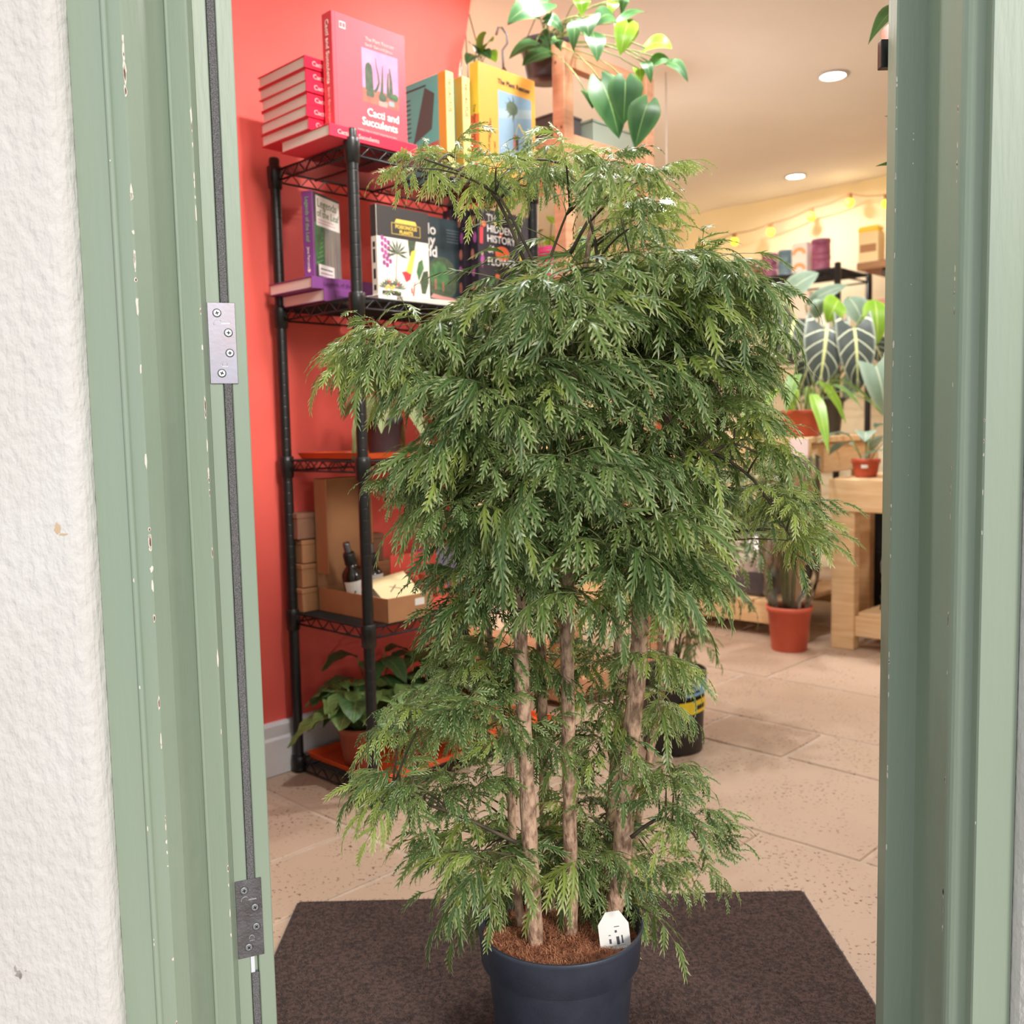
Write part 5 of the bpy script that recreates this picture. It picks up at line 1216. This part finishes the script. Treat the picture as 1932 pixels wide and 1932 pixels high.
g_ar = [leafmat('aralia_leaf_deep', (90, 116, 60), (72, 99, 52), (182, 194, 136), mid=(128, 156, 92), midw=.12, rough=.36, trans=.30, rim_lo=.76),
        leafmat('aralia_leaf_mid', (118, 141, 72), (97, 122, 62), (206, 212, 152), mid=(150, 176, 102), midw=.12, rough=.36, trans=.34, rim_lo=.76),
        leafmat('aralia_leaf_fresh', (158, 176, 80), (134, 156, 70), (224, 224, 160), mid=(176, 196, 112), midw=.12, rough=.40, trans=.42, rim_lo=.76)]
m_petiole = M('aralia_petiole', (128, 136, 84), .6, col2=(104, 108, 70), vs=40)
FR = []                                               # (verts, tris, cr, mi, meshes by tone)
rs_ = random.Random(77)
for pairs, coarse, dr in ((3, 1, .25), (3, 1, .40), (2, 1, .10), (4, 0, .22), (4, 0, .38), (3, 0, .05), (5, 0, .45)):
    g_ = make_frond(rs_, pairs, coarse, dr)
    mes = [np_mesh('leaf', g_[0], g_[1], [g_ar[t], m_petiole], {'cr': g_[2]}, g_[3]) for t in range(3)]
    FR.append((*g_, mes))

def frond_matrix(p, d, up, L):
    y = V(d).normalized(); z = V(up) - y * V(up).dot(y)
    z = z.normalized() if z.length > 1e-4 else y.orthogonal().normalized(); x = y.cross(z)
    return Matrix(((x.x * L, y.x * L, z.x * L, p[0]), (x.y * L, y.y * L, z.y * L, p[1]), (x.z * L, y.z * L, z.z * L, p[2]), (0, 0, 0, 1)))

def aralia_crown(root, rl, nodes, seed, keep=300, per=(5, 8)):
    """nodes: (world point, scale, kind, tone weights, outward hint) -> leaves around each shoot"""
    rr = random.Random(seed); items = []
    for (p, scl, kind, tones, hint, cnt) in nodes:
        n = cnt if cnt else rr.randint(*per); a0 = rr.uniform(0, 6.28)
        for k in range(n):
            a = a0 + 2.4 * k; el = rr.uniform(-.35, .75)
            d = V((math.cos(a), math.sin(a), 0)) * math.cos(el) + V((0, 0, math.sin(el)))
            d = (d + hint * .6).normalized()
            vi = rr.choice((0, 1, 2) if kind == 'c' else ((3, 4, 5, 6) if kind == 'f' else (0, 1, 3, 4, 5, 6)))
            L = scl * rr.uniform(.62, 1.12) * (1.0 if vi < 3 else .85)
            up = V((rr.uniform(-.35, .35), rr.uniform(-.45, .25), 1))
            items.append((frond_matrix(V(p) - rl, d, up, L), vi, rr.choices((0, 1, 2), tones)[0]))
    # the leaves nearest the lens are objects of their own, the rest one mesh
    order = sorted(range(len(items)), key=lambda i: -(items[i][0].translation.y * -1))
    order = sorted(range(len(items)), key=lambda i: (items[i][0] @ V((0, .6, 0))).y - .25 * items[i][0].col[1].length)
    own = set(order[:keep])
    for i in order[:keep]: obj('leaf', FR[items[i][1]][4][items[i][2]], root, items[i][0])
    VV, TT, CC, MM = [], [], [], []; off = 0
    for i, (mw, vi, tn) in enumerate(items):
        if i in own: continue
        v, t, c, mi, _ = FR[vi]; m_ = np.array(mw)
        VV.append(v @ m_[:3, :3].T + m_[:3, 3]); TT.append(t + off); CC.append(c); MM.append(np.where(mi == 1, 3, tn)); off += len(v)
    if VV:
        o = obj('foliage', np_mesh('foliage', np.concatenate(VV), np.concatenate(TT), g_ar + [m_petiole], {'cr': np.concatenate(CC)}, np.concatenate(MM)), root)
        o['kind'] = 'stuff'
    return len(items)

# ------------------------------------------------------------------ the potted aralia tree in the doorway
TY = 1.175
tc_ = at(1057, 1790, TY); tree_c = V((tc_.x, TY, .0086))
tree = thing('potted_aralia', tree_c, 'tall feathery ming aralia with several stems in a slate plastic pot on the doormat', 'potted tree')
PR = .1055; PH_ = .182
MB().lathe([(.0001, 0), (PR * .76, 0), (PR * .78, .003), (PR * .885, PH_ - .052), (PR * .90, PH_ - .050), (PR * .965, PH_ - .046), (PR * .985, PH_ - .010), (PR * 1.005, PH_ - .006), (PR * 1.012, PH_ - .001), (PR * 1.0, PH_), (PR * .975, PH_ - .001), (PR * .95, PH_ - .02), (PR * .86, PH_ - .06), (.0001, PH_ - .07)], 72).build('pot', m_pot, tree)
mb = MB(); n = 40; vs = [(0, 0, PH_ - .022)]; fs = []
for q in range(1, 9):
    for k in range(n):
        a = 2 * math.pi * k / n; r_ = PR * .945 * q / 8; vs.append((r_ * math.cos(a), r_ * math.sin(a), PH_ - .022 + random.uniform(-.002, .003) - .012 * (math.cos(a - 1.2) * q / 8 * .5)))
for k in range(n):
    fs.append((0, 1 + k, 1 + (k + 1) % n))
    for q in range(7): a0 = 1 + q * n; fs.append((a0 + k, a0 + n + k, a0 + n + (k + 1) % n, a0 + (k + 1) % n))
mb.add(vs, fs, 0, True).build('coir', m_coir, tree)
fb = MB()                                             # loose coir fibres
rr = random.Random(2)
for k in range(2200):
    a = rr.uniform(0, 6.28); q = PR * .83 * math.sqrt(rr.random()); x, y = q * math.cos(a), q * math.sin(a); z0 = PH_ - .0215 - .012 * (math.cos(a - 1.2) * q / PR * .5)
    b_ = rr.uniform(0, 6.28); l = rr.uniform(.004, .013); h_ = rr.uniform(.001, .005); dx, dy = math.cos(b_), math.sin(b_); wd = .00035
    fb.add([(x - dy * wd, y + dx * wd, z0), (x + dy * wd, y - dx * wd, z0), (x + dx * l * .5 + dy * wd, y + dy * l * .5 - dx * wd, z0 + h_), (x + dx * l * .5 - dy * wd, y + dy * l * .5 + dx * wd, z0 + h_), (x + dx * l, y + dy * l, z0 + h_ * .4)], [(0, 1, 2, 3), (3, 2, 4)])
o = fb.build('coir_fibres', m_fibre, tree); o['kind'] = 'stuff'
# stems
STEMS = [  # image track, radius, distance
    ([(1012, 1800), (1003, 1650), (994, 1480), (986, 1300), (980, 1150), (975, 980), (950, 820), (960, 640), (1000, 520)], [.0098, .0096, .0094, .0088, .008, .0066, .005, .0036, .0022], [1.155, 1.15, 1.145, 1.14, 1.14, 1.145, 1.15, 1.15, 1.15]),
    ([(1078, 1805), (1076, 1600), (1073, 1400), (1070, 1200), (1072, 1080), (1085, 900), (1080, 720), (1100, 540), (1120, 400)], [.0092, .0090, .0088, .0084, .0082, .007, .0055, .004, .0022], [1.185, 1.18, 1.175, 1.17, 1.17, 1.17, 1.17, 1.17, 1.17]),
    ([(1150, 1800), (1172, 1620), (1188, 1420), (1205, 1230), (1212, 1080), (1240, 900), (1270, 740), (1300, 580)], [.0122, .0120, .0118, .0112, .010, .0075, .005, .0025], [1.20, 1.19, 1.18, 1.175, 1.175, 1.18, 1.18, 1.18]),
    ([(1130, 1790), (1150, 1560), (1168, 1330), (1164, 1160), (1150, 1000), (1160, 820), (1190, 640)], [.0075, .0072, .007, .0066, .006, .0045, .003], [1.24, 1.25, 1.255, 1.26, 1.26, 1.26, 1.26]),
    ([(985, 1780), (968, 1600), (962, 1450), (940, 1300), (915, 1150), (890, 1000), (870, 860)], [.006, .0056, .0052, .0046, .004, .0034, .0024], [1.20, 1.205, 1.21, 1.22, 1.22, 1.22, 1.21]),
    ([(1040, 1775), (1030, 1580), (1025, 1400), (1020, 1200), (1010, 1000), (1000, 850)], [.0074, .0072, .007, .006, .005, .003], [1.25, 1.255, 1.26, 1.265, 1.26, 1.26]),
    ([(1170, 1770), (1230, 1400), (1268, 1200), (1275, 1050), (1300, 900), (1340, 780)], [.0055, .0052, .0048, .004, .0032, .0022], [1.24, 1.27, 1.28, 1.28, 1.27, 1.26])]
axes = []
rr = random.Random(6)
for tr_k, rad, dist in STEMS:
    pts = [at(px, py, Y) for (px, py), Y in zip(tr_k, dist)]; pts[0].z = PH_ - .03
    fine = []; fr = []
    for i in range(len(pts) - 1):
        for k in range(7):
            t = k / 7; p0 = pts[max(i - 1, 0)]; p1 = pts[i]; p2 = pts[i + 1]; p3 = pts[min(i + 2, len(pts) - 1)]
            q = 0.5 * ((2 * p1) + (p2 - p0) * t + (2 * p0 - 5 * p1 + 4 * p2 - p3) * t * t + (3 * p1 - p0 - 3 * p2 + p3) * t ** 3)
            r_ = rad[i] + (rad[i + 1] - rad[i]) * t
            fine.append(q - tree_c + V((rr.uniform(-.0006, .0006), rr.uniform(-.0006, .0006), 0))); fr.append(r_ * rr.uniform(.93, 1.10))
    fine.append(pts[-1] - tree_c); fr.append(rad[-1])
    MB().tube(fine, fr, 12, 0).build('stem', m_bark, tree)
    axes += [(f + tree_c) for f in fine[8:]]
# thin upper branches that stand out against the room
for tr_k, Y0 in (([(1062, 600), (1010, 500), (960, 400), (935, 362)], 1.10), ([(1015, 640), (1030, 520), (1055, 440), (1075, 390)], 1.12), ([(1130, 560), (1120, 440), (1080, 340), (1060, 300)], 1.15), ([(1075, 480), (1120, 400), (1170, 340), (1200, 310)], 1.17),
                 ([(1285, 860), (1345, 855), (1410, 895), (1450, 945), (1490, 1010)], 1.10), ([(1340, 855), (1385, 838), (1440, 860)], 1.09), ([(1240, 900), (1290, 870), (1340, 820), (1370, 780)], 1.11), ([(1330, 720), (1330, 640), (1335, 560)], 1.13), ([(1150, 640), (1200, 600), (1240, 590)], 1.08),
                 ([(900, 800), (830, 700), (760, 660), (690, 640)], 1.08), ([(960, 660), (900, 640), (840, 610)], 1.07), ([(1000, 520), (940, 380), (880, 330), (800, 300)], 1.12), ([(975, 1590), (880, 1545), (800, 1515), (740, 1490)], 1.12), ([(1190, 1580), (1245, 1545), (1300, 1565), (1335, 1620)], 1.16)):
    kp = [at(px, py, Y0) - tree_c for px, py in tr_k]; pts = []
    for i in range(len(kp) - 1):
        for k in range(5):
            t = k / 5; p0 = kp[max(i - 1, 0)]; p1 = kp[i]; p2 = kp[i + 1]; p3 = kp[min(i + 2, len(kp) - 1)]
            pts.append(0.5 * ((2 * p1) + (p2 - p0) * t + (2 * p0 - 5 * p1 + 4 * p2 - p3) * t * t + (3 * p1 - p0 - 3 * p2 + p3) * t ** 3))
    pts.append(kp[-1])
    MB().tube(pts, [.0026 - .0015 * i / (len(pts) - 1) for i in range(len(pts))], 6).build('branch', m_twig, tree)
    axes += [p_ + tree_c for p_ in pts]
# shoots: regions of the crown (image position, spread, number, leaf length in m, kind, tones)
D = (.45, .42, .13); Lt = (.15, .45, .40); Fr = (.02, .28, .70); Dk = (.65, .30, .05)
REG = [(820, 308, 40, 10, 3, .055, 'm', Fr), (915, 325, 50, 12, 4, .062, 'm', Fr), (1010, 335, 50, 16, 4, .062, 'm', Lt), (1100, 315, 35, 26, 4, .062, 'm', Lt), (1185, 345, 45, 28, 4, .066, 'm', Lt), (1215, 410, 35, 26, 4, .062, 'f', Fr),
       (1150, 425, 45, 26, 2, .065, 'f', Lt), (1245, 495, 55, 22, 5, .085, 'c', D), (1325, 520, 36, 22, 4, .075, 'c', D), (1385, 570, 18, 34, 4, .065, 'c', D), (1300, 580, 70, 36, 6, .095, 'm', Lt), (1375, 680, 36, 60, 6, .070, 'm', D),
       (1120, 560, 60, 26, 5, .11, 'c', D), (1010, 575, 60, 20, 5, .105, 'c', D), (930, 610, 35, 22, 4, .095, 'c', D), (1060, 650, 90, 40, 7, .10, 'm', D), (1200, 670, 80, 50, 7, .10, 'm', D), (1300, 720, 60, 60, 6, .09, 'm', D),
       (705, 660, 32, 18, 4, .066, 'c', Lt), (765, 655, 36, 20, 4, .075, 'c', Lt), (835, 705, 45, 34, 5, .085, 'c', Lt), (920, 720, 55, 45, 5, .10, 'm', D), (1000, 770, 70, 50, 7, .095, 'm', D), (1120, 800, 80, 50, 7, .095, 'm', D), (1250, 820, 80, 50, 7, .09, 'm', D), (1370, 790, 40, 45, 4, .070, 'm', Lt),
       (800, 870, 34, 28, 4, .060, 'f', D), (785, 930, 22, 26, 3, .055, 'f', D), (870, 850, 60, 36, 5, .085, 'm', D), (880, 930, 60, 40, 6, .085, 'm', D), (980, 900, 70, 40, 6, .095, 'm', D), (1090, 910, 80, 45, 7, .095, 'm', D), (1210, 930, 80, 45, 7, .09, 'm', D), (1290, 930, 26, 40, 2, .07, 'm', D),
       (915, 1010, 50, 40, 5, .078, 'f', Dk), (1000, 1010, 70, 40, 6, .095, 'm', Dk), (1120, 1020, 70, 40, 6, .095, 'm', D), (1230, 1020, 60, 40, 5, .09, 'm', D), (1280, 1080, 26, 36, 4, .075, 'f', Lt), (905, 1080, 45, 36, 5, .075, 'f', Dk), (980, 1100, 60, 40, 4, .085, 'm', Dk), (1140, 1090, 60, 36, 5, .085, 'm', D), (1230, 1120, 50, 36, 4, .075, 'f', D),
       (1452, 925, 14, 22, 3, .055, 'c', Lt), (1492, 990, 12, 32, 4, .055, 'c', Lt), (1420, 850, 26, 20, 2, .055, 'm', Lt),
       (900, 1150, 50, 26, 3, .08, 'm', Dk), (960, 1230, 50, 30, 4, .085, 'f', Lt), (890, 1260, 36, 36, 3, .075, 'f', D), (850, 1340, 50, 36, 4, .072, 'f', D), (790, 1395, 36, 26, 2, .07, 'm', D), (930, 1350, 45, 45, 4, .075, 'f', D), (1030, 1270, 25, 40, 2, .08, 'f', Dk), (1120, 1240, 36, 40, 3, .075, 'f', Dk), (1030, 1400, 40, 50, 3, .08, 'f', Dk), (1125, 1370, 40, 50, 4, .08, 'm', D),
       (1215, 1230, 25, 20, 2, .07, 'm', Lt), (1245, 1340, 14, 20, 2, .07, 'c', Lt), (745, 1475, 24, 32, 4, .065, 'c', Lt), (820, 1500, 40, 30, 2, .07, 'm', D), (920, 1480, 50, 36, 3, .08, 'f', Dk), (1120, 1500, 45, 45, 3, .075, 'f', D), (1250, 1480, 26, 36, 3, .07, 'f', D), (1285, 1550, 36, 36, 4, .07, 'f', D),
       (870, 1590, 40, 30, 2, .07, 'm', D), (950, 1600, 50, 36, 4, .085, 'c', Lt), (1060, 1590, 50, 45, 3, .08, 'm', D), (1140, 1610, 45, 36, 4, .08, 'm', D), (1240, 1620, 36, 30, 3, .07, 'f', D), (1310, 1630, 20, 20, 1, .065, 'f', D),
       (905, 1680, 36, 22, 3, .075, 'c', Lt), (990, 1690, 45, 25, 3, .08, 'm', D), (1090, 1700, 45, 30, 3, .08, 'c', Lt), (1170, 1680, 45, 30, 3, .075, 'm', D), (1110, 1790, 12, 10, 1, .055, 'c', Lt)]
nodes = []; rr = random.Random(15)
core = [(1040, 560), (1080, 800), (1060, 1000), (1050, 1250), (1060, 1500), (1070, 1700)]
for (cx_, cy_, rx, ry, cnt, L, kd, tones) in REG:
    for k in range(cnt):
        px = cx_ + rr.uniform(-1, 1) * rx; py = cy_ + rr.uniform(-1, 1) * ry
        edge = min(1, abs(px - 1060) / 340)
        dY = rr.uniform(-.16, .14) * (1 - .55 * edge) + (-.02)
        if cy_ > 1130: dY = rr.uniform(.01, .15) if abs(px - 1090) < 150 and rr.random() < .85 else rr.uniform(-.09, .10)
        if cy_ > 1650: dY = rr.uniform(.03, .13)
        p_ = at(px, py, TY + dY)
        hint = V(((px - 1070) / 380, dY * 4.0, -.10 if py > 420 else .05))
        nodes.append((p_, L, kd, tones, hint, None))
        # twig from the nearest lower stem point
        best = min(axes, key=lambda q: (q - p_).length + (3 if q.z > p_.z - .02 else 0) )
        mid_ = best.lerp(p_, .55) + V((0, 0, .01 + .06 * (p_ - best).length))
        dd = p_ - best
        if dd.length < .45:
            MB().tube([bez(best, mid_, p_, t) - tree_c for t in (0, .25, .5, .75, 1)], [.0015, .0013, .0011, .0009, .0007], 5).build('branch', m_twig, tree)
NL = aralia_crown(tree, tree_c, nodes, 31, 300, (6, 8))
print('aralia leaves', NL)
# care label
cl_c = at(1180, 1765, 1.13)
cl_ = thing('plant_label', at(1178, 1812, 1.118), 'white printed care tag tucked inside the rim of the slate pot', 'label')
Xd, Zd = V((.99, .10, .08)).normalized(), V((.06, .34, .94)); Zd = (Zd - Xd * Zd.dot(Xd)).normalized(); Yd = Zd.cross(Xd)
cl_.matrix_world = Matrix.Translation(at(1163, 1810, 1.136)) @ Matrix((Xd, Yd, Zd)).transposed().to_4x4() @ Matrix.Scale(.93, 4)
MB().add([(x, -.0004, z) for x, z in ((-.0195, 0), (.022, 0), (.0235, .043), (.013, .060), (-.006, .060), (-.0185, .045))] + [(x, .0004, z) for x, z in ((-.0195, 0), (.022, 0), (.0235, .043), (.013, .060), (-.006, .060), (-.0185, .045))],
         [(0, 1, 2, 3, 4, 5), (11, 10, 9, 8, 7, 6)] + [(i, 6 + i, 6 + (i + 1) % 6, (i + 1) % 6) for i in range(6)]).build('tag_sheet', m_paper, cl_)
text(cl_, 'Polyscias', .0052, m_ink, (-.007, -.0008, .010)); pr = MB()
for x0, z0, x1, z1 in ((-.006, .020, -.003, .026), (.004, .018, .008, .028), (.011, .019, .013, .029), (-.006, .030, -.003, .031), (-.008, .0165, .016, .0168), (.003, .040, .010, .041), (.003, .033, .006, .036)): pr.poly([(x0, -.0006, z0), (x1, -.0006, z0), (x1, -.0006, z1), (x0, -.0006, z1)])
pr.build('printed_icons', [M('ink_dark_grey', (70, 70, 80), .7)], cl_)

# ------------------------------------------------------------------ black nursery pot with a second aralia, standing behind
np_c = V((.405, 2.375, 0))
npn = thing('potted_aralia', np_c, 'smaller aralia in a black nursery pot with blue and yellow labels on the floor', 'potted tree')
MB().lathe([(.0001, 0), (.072, 0), (.075, .004), (.081, .165), (.084, .168), (.0855, .205), (.083, .207), (.078, .205), (.076, .16), (.07, .006), (.0001, .006)], 48).build('pot', m_potblk, npn)
MB().disc(.078, .185).build('soil', m_soil, npn)
def wrap(name, R, a0, a1, z0, z1, dz, mat, par, n=10):
    mb = MB()
    for i in range(n):
        p_, q_ = a0 + (a1 - a0) * i / n, a0 + (a1 - a0) * (i + 1) / n; s0, s1 = dz * i / n, dz * (i + 1) / n
        mb.add([(R * math.cos(p_), R * math.sin(p_), z0 + s0), (R * math.cos(q_), R * math.sin(q_), z0 + s1), (R * math.cos(q_), R * math.sin(q_), z1 + s1), (R * math.cos(p_), R * math.sin(p_), z1 + s0)], [(0, 1, 2, 3)], 0, True)
    return mb.build(name, mat, par)
d2 = math.radians
lb1 = wrap('blue_label', .0862, d2(-78), d2(-14), .150, .186, .006, M('blue_label', (126, 186, 232), .5), npn); wrap('label_print', .0866, d2(-74), d2(-48), .158, .163, .003, m_ink, lb1, 4); wrap('label_print', .0866, d2(-70), d2(-30), .174, .176, .003, M('ink_steel', (90, 130, 170), .6), lb1, 4)
lb2 = wrap('yellow_label', .0835, d2(-88), d2(-22), .103, .136, .008, M('yellow_label', (240, 214, 50), .5), npn); wrap('label_print', .0840, d2(-54), d2(-32), .116, .127, .003, m_ink, lb2, 4); 
wrap('white_sticker', .0862, d2(-140), d2(-128), .160, .172, 0, m_paper, npn, 2)
for tr_k in ([(1270, 1290), (1268, 1180), (1262, 1060)], [(1244, 1290), (1246, 1180), (1250, 1060)], [(1296, 1285), (1300, 1180), (1310, 1080)]):
    MB().tube([at(px, py, 2.37) - np_c for px, py in tr_k], [.0075, .0065, .005], 8).build('stem', m_bark, npn)
nodes = []; rr = random.Random(44)
for (cx_, cy_, rx, ry, cnt, L) in ((1270, 1130, 50, 36, 7, .10), (1310, 1195, 26, 20, 4, .075), (1340, 960, 60, 60, 9, .14), (1390, 930, 30, 40, 4, .13), (1260, 1010, 70, 60, 7, .14), (1320, 1080, 36, 50, 5, .12), (1275, 1215, 24, 14, 2, .06)):
    for k in range(cnt):
        px = cx_ + rr.uniform(-1, 1) * rx; py = cy_ + rr.uniform(-1, 1) * ry; dY = rr.uniform(-.12, .12)
        nodes.append((at(px, py, 2.4 + dY), L, 'f', Dk, V(((px - 1280) / 200, dY * 3, -.1)), 5))
        MB().tube([at(1275, py + 70, 2.37) - np_c, at((1275 + px) / 2, py + 10, 2.38) - np_c, nodes[-1][0] - np_c], [.003, .0025, .0015], 5).build('branch', m_twig, npn)
aralia_crown(npn, np_c, nodes, 45, 150)
